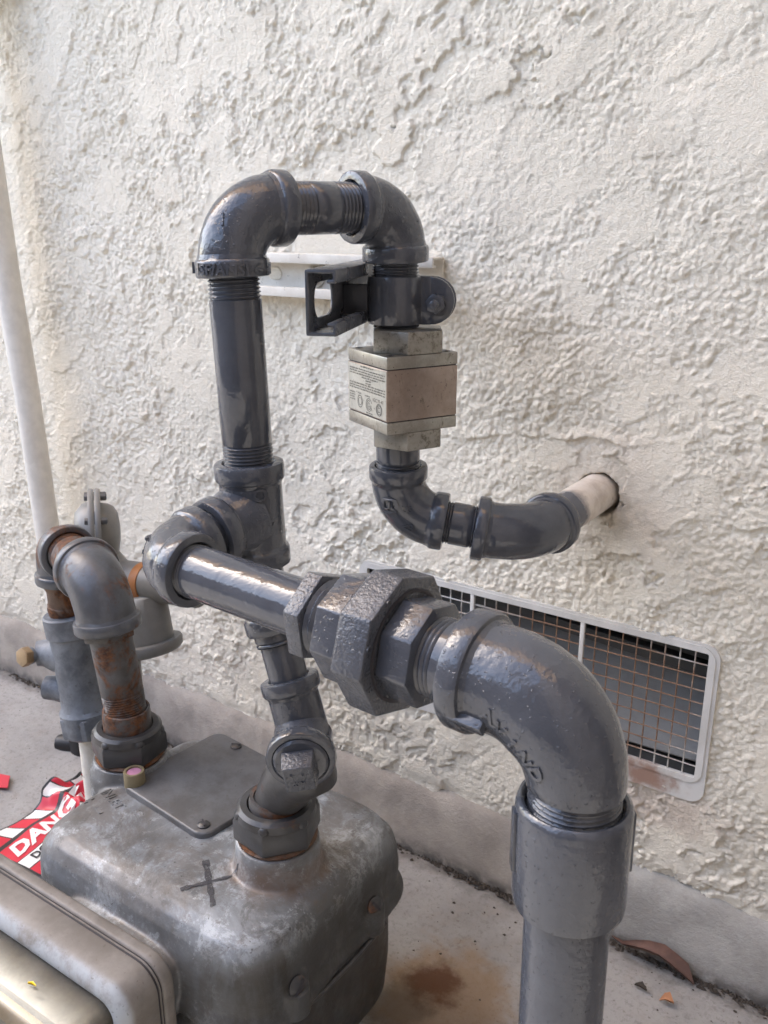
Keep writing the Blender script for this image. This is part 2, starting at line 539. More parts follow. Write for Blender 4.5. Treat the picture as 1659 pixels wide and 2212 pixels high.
def drape(vs, fs, origin, right, up, bvh, name, mat, parent, lift=0.0, bold=1.0):
    """lay flat geometry on a surface: cast each vertex along -n onto the bvh"""
    right = V(right).normalized(); n = right.cross(V(up)).normalized(); up = n.cross(right)
    out = []
    for v in vs:
        p = V(origin) + right * v.x * bold + up * v.y + n * .04
        hit = bvh.ray_cast(p, -n, .2)
        q = hit[0] if hit[0] is not None else V(origin) + right * v.x + up * v.y
        out.append(q + n * (v.z + lift))
    g = Geo(); g.add(out, fs)
    return g.build(name, mat, parent, 0, 30, weld=True)

def raised(txt, size, origin, right, up, objs, mat, parent, h=.0007, name='raised_lettering'):
    vs, fs = text_geo(txt, size, h, size * .028)
    return drape(vs, fs, origin, right, up, bvh_of(*objs), name, mat, parent, h * .5 + .0003)

# pipes and fittings ------------------------------------------------
def pipe(name, a, b, r, mat, parent, th0=0.0, th1=0.0, n=44, pitch=.0022):
    """straight pipe with cut threads th0 / th1 metres long at its ends"""
    a, b = V(a), V(b); L = (b - a).length
    prof = [(0, r * .985)]
    def thread(t0, t1, rev):
        k = max(1, int(round((t1 - t0) / pitch)))
        p = (t1 - t0) / k
        o = []
        for i in range(k):
            f = (i + .5) / k
            tp = .0012 * ((1 - f) if not rev else f)
            o += [(t0 + p * (i + .08), r - .00105 - tp * .4), (t0 + p * (i + .45), r - tp * .4 + .0001), (t0 + p * (i + .62), r - tp * .4 + .0001), (t0 + p * (i + .96), r - .00105 - tp * .4)]
        return o
    if th0: prof += thread(0, th0, False)
    prof += [(th0 + .0008, r), (L * .5, r), (L - th1 - .0008, r)]
    if th1: prof += thread(L - th1, L, True)
    prof += [(L, r * .985)]
    return Geo().lathe(a, b - a, prof, n).build(name, mat, parent, 0, 50)

def collar(face, d, rc, w, bore, mat, parent, rb, name='collar'):
    """malleable-iron band; 'face' is the mouth centre, d points out of the fitting"""
    e = min(.0016, w * .2)
    prof = [(-w - .003, rb), (-w, rb + (rc - rb) * .35), (-w + e * .3, rc - e * .5), (-w + e * 1.2, rc), (-e * 1.2, rc), (-e * .35, rc - e * .35), (0, rc - e * 1.3), (0, bore + .0010), (-.0012, bore), (-.008, bore - .0006)]
    return Geo().lathe(face, d, prof, 48).build(name, mat, parent, 0, 42, lump=.0003, lscale=160)

def bend_path(C, d1, d2, c1, c2, rb, k=14):
    C, d1, d2 = V(C), V(d1).normalized(), V(d2).normalized()
    A, B = C + d1 * rb, C + d2 * rb
    w = math.sin(d1.angle(d2) / 2)
    pts = [C + d1 * c1, C + d1 * (c1 + rb) / 2]
    for i in range(k + 1):
        t = i / k
        b0, b1, b2 = (1 - t) ** 2, 2 * w * t * (1 - t), t * t
        pts.append((A * b0 + C * b1 + B * b2) / (b0 + b1 + b2))
    pts += [C + d2 * (c2 + rb) / 2, C + d2 * c2]
    return pts

def elbow(C, d1, d2, Rb, rc, c1, c2, cw, bore, mat, parent, rb=None, name='elbow', street=False, n=44, taper=None):
    rb = rb or min(c1, c2) - cw * .75
    bp_ = bend_path(C, d1, d2, c1 - .002, c2 - .002, rb)
    rads = [Rb] * len(bp_)
    if taper:
        m = len(bp_) - 1
        rads = [Rb + (taper - Rb) * max(0, min(1, (i / m - .45) / .5)) for i in range(m + 1)]
    g = Geo().tube(bp_, rads, n)
    body = g.build(name, mat, parent, 0, 60, lump=.0004, lscale=110)
    C = V(C)
    collar(C + V(d1).normalized() * c1, d1, rc, cw, bore, mat, body, Rb * .99)
    if not street:
        collar(C + V(d2).normalized() * c2, d2, rc, cw, bore, mat, body, Rb * .99)
    return body

def hexnut(name, o, d, length, r, n, phase, mat, parent, bore=None, chamfer=.0012, hint=None, bev=.0009):
    g = Geo()
    prof = [(0, r), (length, r)]
    g.lathe(o, d, prof, n, phase, hint, True, True)
    ob = g.build(name, mat, parent, bev, 24, 2)
    return ob

# ================================================================== SETTING
def lattice(x, y, seed):
    xi, yi = np.floor(x).astype(np.int64), np.floor(y).astype(np.int64)
    fx, fy = x - xi, y - yi
    def h(a, b):
        k = (a * 374761393 + b * 668265263 + seed * 982451653) & 0xffffffff
        k = ((k ^ (k >> 13)) * 1274126177) & 0xffffffff
        return ((k ^ (k >> 16)) & 0xffffff) / float(0xffffff) * 2 - 1
    u, v = fx * fx * fx * (fx * (fx * 6 - 15) + 10), fy * fy * fy * (fy * (fy * 6 - 15) + 10)
    return (h(xi, yi) * (1 - u) + h(xi + 1, yi) * u) * (1 - v) + (h(xi, yi + 1) * (1 - u) + h(xi + 1, yi + 1) * u) * v
def pebbles(x, y, seed, keep=.75):
    """rounded grains on a jittered lattice, 0..1"""
    xi, yi = np.floor(x).astype(np.int64), np.floor(y).astype(np.int64)
    out = np.zeros_like(x)
    def h(a, b, k0):
        k = (a * 374761393 + b * 668265263 + (seed + k0) * 982451653) & 0xffffffff
        k = ((k ^ (k >> 13)) * 1274126177) & 0xffffffff
        return ((k ^ (k >> 16)) & 0xffffff) / float(0xffffff)
    for i in (-1, 0, 1):
        for j in (-1, 0, 1):
            a, b = xi + i, yi + j
            dx, dy = x - (a + h(a, b, 1)), y - (b + h(a, b, 2))
            r = .42 + .38 * h(a, b, 3)
            d = 1 - (dx * dx + dy * dy) / (r * r)
            out = np.maximum(out, np.sqrt(np.clip(d, 0, 1)) * (.35 + .65 * h(a, b, 4)) * (h(a, b, 5) < keep))
    return out
def fbm(x, y, seed, o=4, g=.5):
    s, a, t = 0, 1.0, 0
    for i in range(o):
        c, d = math.cos(i * .9 + .3), math.sin(i * .9 + .3)
        s = s + a * lattice((x * c - y * d) * 2 ** i, (x * d + y * c) * 2 ** i, seed + i * 17)
        t += a; a *= g
    return s / t
def sstep(a, b, x):
    t = np.clip((x - a) / (b - a), 0, 1)
    return t * t * (3 - 2 * t)

HOLE = (-.2735, .4505)
def stucco_height(x, z):
    """metres proud of the wall plane: dashed, half-trowelled stucco"""
    wx, wz = fbm(x * 45, z * 45, 3, 4, .6) * .006, fbm(x * 45, z * 45, 9, 4, .6) * .006
    X, Z = x + wx, z + wz
    a = R(38)
    p, q = X * math.cos(a) + Z * math.sin(a), -X * math.sin(a) + Z * math.cos(a)
    cover = fbm(x * 5, z * 5, 21, 3)                                  # where the trowel flattened it
    right = sstep(-.75, -.35, x)                                      # flatter, flakier towards the right
    n1 = fbm(p * 22, q * 36, 31, 5, .58)
    mk = .25 + .75 * sstep(-.30, .05, fbm(x * 8 + 5, z * 8, 25, 2))
    flakes = sstep(.0, .022, n1 + .15 * cover) * mk
    n2 = fbm(X * 62, Z * 62, 41, 3, .5)
    blobs = sstep(.26, .42, n2 - .10 * cover) * (1 - .45 * right)
    gx, gz = x + fbm(x * 160, z * 160, 13, 2) * .0016, z + fbm(x * 160, z * 160, 19, 2) * .0016
    grain = pebbles(gx * 190, gz * 190, 51, .8) + .75 * pebbles(gx * 330, gz * 330, 57, .85)
    big = pebbles(gx * 78 , gz * 78, 59, .22) * (1 - .5 * right)
    flat = sstep(.09, .20, n1 + .25 * cover) * sstep(-.2, .15, fbm(x * 9, z * 9, 65, 2))
    near_hole = sstep(.10, .02, np.hypot(x - HOLE[0] - .02, (z - HOLE[1] - .01)))
    k = (1 - .5 * near_hole) * (1 - .75 * flat) * (.45 + .65 * sstep(-.22, .18, fbm(x * 7, z * 7, 66, 3)))
    h = .0028 * flakes * (.4 + .6 * right) + .0020 * blobs * k + .0019 * big * k + .0015 * grain * k + .0006 * flat + .003 * fbm(x * 7, z * 7, 71, 3)
    # long drag ridges between valve and hole, and over the patch
    r1 = np.abs(z - (.492 + .10 * (x + .33) + .006 * fbm(x * 30, z * 0, 81, 3)))
    h = h + .0030 * sstep(.010, .0, r1 - 0) * (z > (.492 + .10 * (x + .33) + .006 * fbm(x * 30, z * 0, 81, 3)) - .0008) * sstep(.13, .06, np.abs(x + .335)) * (.6 + .5 * fbm(x * 60, z * 10, 83, 2))
    edge = np.hypot(x - HOLE[0] - .0012, z - HOLE[1] + .0012) + .0022 * fbm(x * 110, z * 110, 91, 3)
    h = h - .020 * sstep(.0200, .0172, edge)
    h = h - .004 * sstep(.098, .080, z) * (.5 + .5 * fbm(x * 50, z * 50, 15, 3))
    return h

wall = thing('house_wall', 'cream stucco house wall with rough dashed and trowelled texture', 'wall', (-.5, 0, 0))
VX0, VX1, VZ0, VZ1 = -.5205, -.1590, .2015, .3275       # vent opening
def build_wall():
    xs = np.unique(np.concatenate([np.linspace(-6, -1.63, 23), np.arange(-1.62, -1.30, .0026), np.arange(-1.30, -.85, .0019), np.arange(-.85, .02, .00128), np.linspace(.02, .5, 200), np.linspace(.5, 1.3, 20), [VX0, VX1]]))
    zs = np.unique(np.concatenate([np.arange(.070, .98, .00132), np.linspace(.98, 1.3, 110), np.linspace(1.3, 2.62, 24), [VZ0, VZ1]]))
    X, Z = np.meshgrid(xs, zs)
    H = stucco_height(X, Z)
    ins = (X >= VX0 - .003) & (X <= VX1 + .003) & (Z >= VZ0 - .003) & (Z <= VZ1 + .003)
    H[ins] = np.minimum(H[ins], .001)
    co = np.stack([X, -H, Z], -1).reshape(-1, 3).astype(np.float32)
    nx, nz = len(xs), len(zs)
    i = np.arange(nx * nz).reshape(nz, nx)
    q = np.stack([i[:-1, :-1], i[:-1, 1:], i[1:, 1:], i[1:, :-1]], -1)
    mx, mz = (X[:-1, :-1] + X[1:, 1:]) / 2, (Z[:-1, :-1] + Z[1:, 1:]) / 2
    keep = ~((mx > VX0) & (mx < VX1) & (mz > VZ0) & (mz < VZ1))
    q = q[keep].reshape(-1, 4)
    me = bpy.data.meshes.new('stucco_face')
    me.vertices.add(len(co)); me.vertices.foreach_set('co', co.ravel())
    me.loops.add(q.size); me.loops.foreach_set('vertex_index', q.ravel().astype(np.int32))
    me.polygons.add(len(q)); me.polygons.foreach_set('loop_start', np.arange(0, q.size, 4, dtype=np.int32))
    me.update(calc_edges=True); me.validate()
    me.shade_smooth()
    me.materials.append(M['stucco'])
    link('stucco_face', me, wall)
build_wall()

def build_footing():
    xs = np.concatenate([np.linspace(-6, -1.5, 12), np.arange(-1.45, .05, .005), np.linspace(.1, 1.3, 16)])
    prof = [(.004, .086), (-.0035, .0795), (-.008, .074), (-.011, .055), (-.013, .03), (-.015, .008), (-.015, -.03)]
    rs = []
    for x in xs:
        r = []
        for y, z in prof:
            j = mnoise.fractal(V((x * 22, y * 60, z * 60)), .6, 2, 4) * .0028
            r.append((x, y + j, z + j * .8 + (.004 * mnoise.noise(V((x * 9, 3, 1))) if z > .05 else 0)))
        rs.append(r)
    vs = [p for r in rs for p in r]; n = len(prof); fs = []
    for i in range(len(xs) - 1):
        for k in range(n - 1):
            fs.append((i * n + k, i * n + k + 1, (i + 1) * n + k + 1, (i + 1) * n + k))
    Geo().add(vs, fs).build('footing', M['footing'], wall, 0, 70)
build_footing()
# roof overhang above the picture, and an unseen wing on the right, added to block sky light
g = Geo(); g.box((-2.31, -.025, 2.66), (2.935, .085, .035)); g.build('soffit', M['soffit'], wall, .004)
# added unseen amber sheet along the eave, sunlit through for orange reflections
cg = Geo(); nn_ = 700
rows_ = [[V((-5.2 + 5.82 * i / nn_, y, 2.655 + .009 * math.sin(i * .54))) for i in range(nn_ + 1)] for y in (-.10, -.575)]
vs = rows_[0] + rows_[1]
cg.add(vs, [(i, i + 1, nn_ + 2 + i, nn_ + 1 + i) for i in range(nn_)])
cg.build('added_glow_panel', M['amber'], wall, 0, 80)
g = Geo(); g.box((.74, -1.01, 1.75), (.11, 1.00, 1.78)); g.box((.235, -2.125, 1.75), (.615, .11, 1.78)); g.build('sky_block_wing', M['wing'], wall, .01)

def build_ground():
    xs = np.unique(np.concatenate([[-30, -15, -8, -4, -2.4], np.linspace(-2, -1.3, 40), np.arange(-1.3, .1, .006), np.linspace(.1, 1.2, 40), [2, 4, 8, 15, 30]]))
    ys = np.unique(np.concatenate([[-30, -15, -8, -4, -2], np.linspace(-1.5, -.5, 40), np.arange(-.5, -.03, .006), np.arange(-.03, .0021, .0016)]))
    X, Y = np.meshgrid(xs, ys)
    Zh = .0022 * fbm(X * 9, Y * 9, 7, 3) + .0006 * fbm(X * 90, Y * 90, 17, 3)
    gap = -.0185 + .0035 * fbm(X * 40, X * 0 + 2, 27, 4)
    Zh = Zh - .012 * sstep(gap - .0008, gap + .0012, Y)
    Zh = Zh - .0016 * sstep(.0075, .0, np.abs(Y - gap + .006)) * (fbm(X * 60, Y * 60, 37, 3) > .05)
    co = np.stack([X, Y, Zh], -1).reshape(-1, 3).astype(np.float32)
    nx, ny = len(xs), len(ys)
    i = np.arange(nx * ny).reshape(ny, nx)
    q = np.stack([i[:-1, :-1], i[:-1, 1:], i[1:, 1:], i[1:, :-1]], -1).reshape(-1, 4)
    me = bpy.data.meshes.new('ground')
    me.vertices.add(len(co)); me.vertices.foreach_set('co', co.ravel())
    me.loops.add(q.size); me.loops.foreach_set('vertex_index', q.ravel().astype(np.int32))
    me.polygons.add(len(q)); me.polygons.foreach_set('loop_start', np.arange(0, q.size, 4, dtype=np.int32))
    me.update(calc_edges=True); me.shade_smooth()
    me.materials.append(M['ground'])
    link('ground', me)['kind'] = 'structure'
build_ground()
g = Geo()
for k in range(60):
    g.box((-7 + k * .16, -1.90 + random.uniform(-.004, .004), .58), (.077, .012, .58 + random.uniform(-.01, .01)))
f = g.build('fence', M['fence'], None, 0)
f['kind'] = 'structure'

# ================================================================== PAINTED GAS PIPEWORK
PC, PP, PR = M['paint_cast'], M['paint_pipe'], M['paint_rough']
R1, R1B, R1C = .0167, .0212, .0236          # pipe, fitting body, fitting band
E1, E2 = V((-.4108, -.306, .688)), V((-.3634, -.190, .6895))
TEE = V((-.4020, -.306, .4915))
E3, E4 = V((-.3655, -.180, .4635)), V((-.2750, -.136, .4490))
E5 = V((-.4125, -.3795, .4785))
XA = V((-.12, -.3945, .4745))               # a point on the horizontal run's axis
HD = (XA - E5).normalized()                 # horizontal run direction

# --- tall loop: tee, riser, two elbows
loop = thing('gas_riser', 'tall glossy grey pipe rising from a tee and bending over through two elbows', 'gas pipe', TEE)
dn1, dn2 = (TEE - E1).normalized(), (E3 - E2).normalized()
h12 = (E2 - E1).normalized()
dbr = (E5 - TEE).normalized()
pipe('riser_pipe', E1 + dn1 * .034, TEE - dn1 * .027, R1, PP, loop, .020, .0215, pitch=.0024)
e1 = elbow(E1, dn1, h12, R1B, R1C, .041, .040, .0115, R1 + .0006, PC, loop)
e2 = elbow(E2, -h12, dn2, R1B, R1C, .0365, .0365, .0115, R1 + .0006, PC, loop)
pipe('nipple', E1 + h12 * .034, E2 - h12 * .030, R1, PP, loop, .0215, .020, pitch=.0027)
pipe('nipple', E2 + dn2 * .030, E2 + dn2 * .086, R1, PP, loop, .0165, .006)
g = Geo().lathe(TEE - dn1 * .034, dn1, [(0, R1B), (.068, R1B)], 48)
tee = g.build('tee', PC, loop, 0, 50, lump=.0004, lscale=110)
g = Geo().lathe(TEE, dbr, [(.004, R1B * 1.12), (.016, R1B * 1.10), (.021, R1B * 1.03), (.027, R1B), (.036, R1B)], 48)
g.build('branch', PC, tee, 0, 50, lump=.0004, lscale=110)
collar(TEE - dn1 * .036, -dn1, R1C, .0125, R1 + .0006, PC, tee, R1B * .99)
collar(TEE + dn1 * .036, dn1, R1C, .0125, R1 + .0006, PC, tee, R1B * .99)
collar(TEE + dbr * .037, dbr, R1C, .0115, R1 + .0006, PC, tee, R1B * .99)
vz = V((0, 0, 1))
rt = V((.83, .56, 0))                       # to the right as seen from the yard
raised('NSF/ANSI 61', .0095, E1 + dn1 * .0355, rt, vz, [c for c in e1.children], PC, e1, .0006)
raised('1', .010, E1 + V((.004, -.008, -.006)), rt, vz, [e1], PC, e1, .0006)
raised('NSF/ANSI 61', .0085, E2 - h12 * .031, -vz, -h12, list(e2.children), PC, e2, .0006)
g3 = Geo()
tri = [V((-.006, -.005, 0)), V((.006, -.005, 0)), V((0, .007, 0))]
def tri_geo():
    vs, fs = [], []
    for k in range(3):
        a, b = tri[k], tri[(k + 1) % 3]
        if k == 2: b = a + (b - a) * .8
        n = (b - a).cross(V((0, 0, 1))).normalized() * .0008
        i = len(vs)
        vs += [a - n, a + n, b + n, b - n] + [p + V((0, 0, .0007)) for p in (a - n, a + n, b + n, b - n)]
        fs += [(i + 4, i + 5, i + 6, i + 7), (i, i + 1, i + 5, i + 4), (i + 1, i + 2, i + 6, i + 5), (i + 2, i + 3, i + 7, i + 6), (i + 3, i, i + 4, i + 7)]
    return vs, fs
tv, tf = tri_geo()
drape(tv, tf, E2 + V((.010, .004, -.004)), rt, vz, bvh_of(e2), 'raised_mark', PC, e2)
raised('O', .012, TEE + V((.010, .0, .018)), rt, vz, [tee], PC, tee, .0006)
raised('2/7', .011, TEE + V((.014, .0, -.004)), rt, vz, [tee], PC, tee, .0006)

# --- shut-off valve -------------------------------------------------
VA = R(63.5)
vu, vv = V((math.cos(VA), math.sin(VA), 0)), V((-math.sin(VA), math.cos(VA), 0))
VC = V((-.3600, -.1850, 0))
valve = thing('shutoff_valve', 'square brushed metal valve block with brown reflection painted on its side and small etched print', 'valve', VC + V((0, 0, .565)))
S = .0292
def vblock(name, z0, z1, s, mat, bev=.0006):
    return Geo().box(VC + V((0, 0, (z0 + z1) / 2)), (s, s, (z1 - z0) / 2), (vu, vv, vz)).build(name, mat, valve, bev)
top = vblock('flange_plate', .5827, .5914, S, M['valve'])
mid = vblock('valve_body', .5458, .5821, S, M['valve_mid'])
bot = vblock('flange_plate', .5366, .5452, S, M['valve'])
vblock('seam', .5449, .5461, S - .0008, M['gasket'], 0)
vblock('seam', .5818, .5830, S - .0008, M['gasket'], 0)
# hexagon necks, one flat flush with the right-hand face
for z0, z1 in ((.5914, .6075), (.5225, .5366)):
    apo = .0245
    rr = apo / math.cos(R(30))
    o = VC + V((0, 0, z0)) - vv * (S - apo - .0003) + vu * .002
    g = Geo().lathe(o, vz, [(0, rr), (z1 - z0, rr)], 6, R(30), -vv, True, True)
    g.build('hex_neck', M['neck'], valve, .0012, 24)
for a in (-1, 1):
    for b in (-1, 1):
        p = VC + vu * a * .0232 + vv * b * .0232
        Geo().lathe(p + V((0, 0, .5914)), vz, [(.0004, .0030), (.0004, .0014), (-.002, .0014)], 16, cap1=True).build('screw', M['dark_nut'], valve)
# etched print on the left face: illegible fine print as word-length ticks, then three marks
def print_marks():
    rnd = random.Random(5)
    vs, fs = [], []
    def bar(x, y, w, h):
        i = len(vs)
        vs.extend([V((x, y, 0)), V((x + w, y, 0)), V((x + w, y + h, 0)), V((x, y + h, 0))]); fs.append((i, i + 1, i + 2, i + 3))
    def line(y, x0, x1, h=.0011):
        x = x0
        while x < x1 - .001:
            w = min(rnd.uniform(.0012, .005), x1 - x)
            k = x
            while k < x + w - .0003:                      # letter stems
                bar(k, y + rnd.choice((0, 0, .0001)), .00042, h * rnd.choice((1, .75, .75)))
                bar(k, y + rnd.choice((0, h * .35, h * .6)), .0006, .00024)
                k += .00072
            x += w + .0008
    bx = .0265
    line(.0158, -.010, .010)
    for k in range(3): line(.0135 - k * .0018, -bx, bx)
    line(.0135 - 3 * .0018, -.008, .016); line(.0135 - 4 * .0018, -.002, .007); line(.0135 - 5 * .0018, -.002, .006)
    for k in range(3): line(.0028 - k * .0018, -bx, bx)
    for k in range(4): line(-.0045 - k * .0018, -bx, -.018)
    line(-.0040, -.014, -.009); line(-.0045, -.003, .006)
    def ring(cx, cy, r, w=.0005, a0=0, a1=360, n=28, sy=1.0):
        for k in range(n):
            t0, t1 = R(a0 + (a1 - a0) * k / n), R(a0 + (a1 - a0) * (k + 1) / n)
            i = len(vs)
            vs.extend([V((cx + math.cos(t) * q, cy + math.sin(t) * q * sy, 0)) for t, q in ((t0, r - w), (t1, r - w), (t1, r), (t0, r))])
            fs.append((i, i + 1, i + 2, i + 3))
    ring(-.0105, -.0095, .0040, sy=1.15); ring(-.0105, -.0095, .0028, .0004)
    ring(.0030, -.0100, .0048, .0005, 20, 340); ring(.0030, -.0100, .0034, .0005, 60, 360); ring(.0030, -.0100, .0018, .0004)
    ring(.0180, -.0112, .0044); ring(.0180, -.0112, .0034, .0004, 40, 320); ring(.0180, -.0112, .0020, .0005, 40, 320); ring(.0150, -.0112, .0062, .0004, -40, 40)
    for k in range(2): line(-.0165 - k * .0014, -.001, .009, .0009)
    tv_, tf_ = text_geo('IGC 25-47', .0036, 0)
    b = len(vs)
    vs.extend([V((v.x + .0165, v.y - .0052, 0)) for v in tv_]); fs.extend([tuple(i + b for i in q) for q in tf_])
    return vs, fs
pv, pf = print_marks()
g = Geo()
face_n = -vu
g.add([VC + V((0, 0, .564)) - vu * (S + .00025) - vv * v.x + vz * v.y for v in pv], pf)
g.build('etched_print', M['print'], mid)
Geo().box(VC + V((0, 0, .564)) - vu * S, (.0001, S - .0012, .0172), (vu, vv, vz)).build('lit_face_sheet', M['plate'], mid)  # added sheet: brighter left face put in as paler metal

# --- pipe from valve into the wall -----------------------------------
hl = thing('gas_branch', 'grey pipe bending from below the valve into the stucco, cream at the wall end', 'gas pipe', (HOLE[0], 0, HOLE[1]))
d34 = (E4 - E3).normalized(); dwall = (V((HOLE[0], 0, HOLE[1])) - E4).normalized()
VB = E3 - dn2 * .062
pipe('nipple', VB, E3 - dn2 * .030, R1, PP, hl, .004, .0125)
e3 = elbow(E3, -dn2, d34, .0207, .0226, .040, .0375, .0115, R1 + .0006, PP, hl)
pipe('nipple', E3 + d34 * .031, E4 - d34 * .036, R1, PP, hl, .010, .008)
e4 = elbow(E4, -d34, dwall, .0218, .0250, .0420, .044, .010, R1 + .0006, PP, hl)
pipe('wall_stub', E4 + dwall * .036, V((HOLE[0], .03, HOLE[1])), .0172, M['stub'], hl, .004)
raised('UL', .0085, E3 + V((-.004, -.008, .012)), rt, vz, [e3], PP, e3, .0006)
raised('O', .019, E3 + V((-.004, -.008, .012)), rt, vz, [e3], PP, e3, .0005)
raised('US', .007, E3 + V((.009, -.003, .010)), rt, vz, [e3], PP, e3, .0006)
raised('<3', .009, E3 + V((.009, -.002, -.005)), rt, vz, [e3], PP, e3, .0006)

# --- branch off the tee to the reducing bushing -----------------------
br = thing('gas_branch', 'shiny grey horizontal pipe between the tee elbow and the union', 'gas pipe', E5)
dtee = (TEE - E5).normalized()
pipe('nipple', TEE + dbr * .031, E5 + dtee * .026, R1, PP, br, .008, .003)
e5 = elbow(E5, dtee, HD, R1B * 1.01, R1C, .0335, .0305, .0115, R1 + .0006, PC, br)
def onx(x): return E5 + HD * ((x - E5.x) / HD.x)
pipe('pipe', onx(-.3895), onx(-.284), R1, PP, br, .0105, .004)
raised('DNS', .0085, E5 + dtee * .018 + V((0, 0, .01)), V((.3, -.95, 0)), V((-.6, -.1, .7)), [e5], PC, e5, .0006)
raised('C', .011, E5 + V((-.006, -.002, .012)), V((.5, -.85, 0)), V((-.5, -.2, .8)), [e5], PC, e5, .0007)
hexnut('bushing', onx(-.2870), HD, .0106, .0262, 6, -R(21.4), PR, br, hint=(0, -1, 0))
Geo().lathe(onx(-.277), HD, [(0, .0205), (.002, .0222), (.004, .0208), (.006, .0222), (.008, .0208), (.010, .0222), (.016, .0215)], 40).build('bushing_thread', PP, br)

# --- union ------------------------------------------------------------
un = thing('pipe_union', 'big octagonal grey pipe union with pebbly orange-lit facets on the horizontal pipe', 'pipe union', onx(-.235))
hexnut('union_tailpiece', onx(-.2635), HD, .022, .0305, 8, -R(39), PC, un, hint=(0, -1, 0))
Geo().lathe(onx(-.2455), HD, [(0, .0348), (.0035, .0388), (.0217, .0388)], 8, -R(39), (0, -1, 0), True, True).build('union_nut', PR, un, .0011, 22, 2)
Geo().lathe(onx(-.2240), HD, [(.0, .0300), (.0008, .0300), (.0008, .0283), (.0002, .0280)], 48).build('nut_recess', M['gasket'], un)
hexnut('union_end', onx(-.2235), HD, .0185, .0278, 8, -R(35.4), PC, un, hint=(0, -1, 0), bev=.0012)
def flat_text(txt, size, o, right, up, mat, parent, h=.0006, name='raised_lettering'):
    right = V(right).normalized(); n = right.cross(V(up)).normalized(); up = n.cross(right)
    vs, fs = text_geo(txt, size, h)
    return Geo().add([V(o) + right * v.x + up * v.y + n * v.z for v in vs], fs).build(name, mat, parent, 0, 30, weld=True)
for a, ch in ((18, 'O'), (-4, 'B'), (-22, 'B'), (62, 'C')):
    rad = V((0, -math.cos(R(a)), math.sin(R(a))))
    rad = (rad - HD * rad.dot(HD)).normalized()
    flat_text(ch, .0060, onx(-.2238) + rad * .0327, rad.cross(HD) * -1 if False else HD.cross(rad), rad, PC, un)

# --- right-hand riser ---------------------------------------------------
RE = V((-.1275, -.3945, .4745)); RB = V((-.1205, -.400, 0)); dr = (RB - RE).normalized()
rr_ = thing('gas_riser', 'thick grey riser pipe with large lumpy elbow and coupling in the right foreground', 'gas pipe', RB)
pipe('nipple', onx(-.2062), RE - HD * .052, .0211, PP, rr_, .009, .004, pitch=.0030)
re_ = elbow(RE, -HD, dr, .0262, .0302, .0605, .0415, .0125, .0217, M['paint_cast'], rr_, rb=.038, street=True, n=56, taper=.0228)
pipe('male_thread', RE + dr * .0385, RE + dr * .066, .0219, PC, re_, .018, 0, pitch=.0026)
CT = RE + dr * .0475
cp = Geo().lathe(CT, dr, [(.006, .0212), (.0022, .0226), (.0004, .0236), (0, .0250), (.0010, .0265), (.0034, .0273), (.052, .0273), (.0555, .0268), (.0565, .0245), (.056, .0205)], 56).build('coupling', PC, rr_, 0, 45, lump=.0003)
for sg in (-1, 1):
    axr = V((.83, .56, 0))
    Geo().box(CT + dr * .022 + axr * sg * .0274, (.0012, .0035, .016), (axr, dr.cross(axr), dr)).build('rib', PC, cp, .0006)
pipe('riser_pipe', CT + dr * .050, RB, .0207, M['paint_cast'], rr_, .0, .0)
tabn = V((-.30, -.95, -.1)).normalized()
g = Geo().box(RE - HD * .046 + V((0, -.0235, -.0125)), (.0095, .0035, .0038), (HD, V((0, .8, .6)), V((0, -.6, .8)))).build('cast_tab', PC, re_, .0012)
for k, ch in enumerate('AVIND'):
    ang = k / 4.0
    p = RE + HD * (-.0330 + .0235 * ang) + V((0, 0, -.0045 - .0215 * ang))
    d_ = (HD * (1 - ang * .5) + V((0, 0, -1)) * (.35 + ang * .6)).normalized()
    raised(ch, .0100, p, d_, V((0, -1, 0)).cross(d_), [re_], PC, re_, .0004)

# --- meter outlet: ring, pipe, plugged tee, swivel elbow ------------------
HUBR, HUBL = V((-.3890, -.3095, .2555)), V((-.5830, -.2855, .2425))
mo = thing('gas_branch', 'short grey pipe with plugged tee standing on the meter outlet', 'gas pipe', HUBR)
PT = V((-.3590, -.3125, .3430)); TB = TEE + dn1 * .034
dlo = (PT - TB).normalized()
pipe('nipple', TB - dlo * .01, TB + dlo * .060, R1 * .97, PP, mo, .004, .003)
Geo().lathe(TB + dlo * .042, dlo, [(-.003, .0150), (-.003, .0190), (-.001, .0205), (.007, .0205), (.009, .0195), (.009, .0150)], 44).build('reducer_ring', PC, mo)
pipe('pipe', TB + dlo * .045, PT - dlo * .024, .0138, PP, mo, .004, .003)
ptee = Geo().lathe(PT - dlo * .034, dlo, [(0, .0178), (.060, .0185), (.064, .017)], 44).build('plug_tee', PC, mo, 0, 50, lump=.0004)
collar(PT - dlo * .037, -dlo, .0208, .0105, .0140, PC, ptee, .0178)
dpl = V((.56, -.80, -.13)).normalized()
Geo().lathe(PT - dlo * -.004, dpl, [(.004, .0206), (.018, .0200), (.026, .0200)], 44).build('branch', PC, ptee, 0, 50, lump=.0003)
PB = PT + dlo * .004
collar(PB + dpl * .0305, dpl, .0238, .0095, .0186, PC, ptee, .0200)
plug = Geo().lathe(PB + dpl * .027, dpl, [(-.004, .0188), (.0036, .0188), (.0052, .0172), (.0056, .011)], 40, cap1=True).build('plug', PC, mo)
_, pe1, pe2 = perp(dpl, (0, .1, 1))
pe1, pe2 = pe1 * math.cos(R(12)) + pe2 * math.sin(R(12)), pe2 * math.cos(R(12)) - pe1 * math.sin(R(12))
sq = Geo()
vs = []
for t, h in ((0, .0112), (.0165, .0100)):
    vs += [PB + dpl * (.0315 + t) + pe1 * h * a + pe2 * h * b for a, b in ((-1, -1), (1, -1), (1, 1), (-1, 1))]
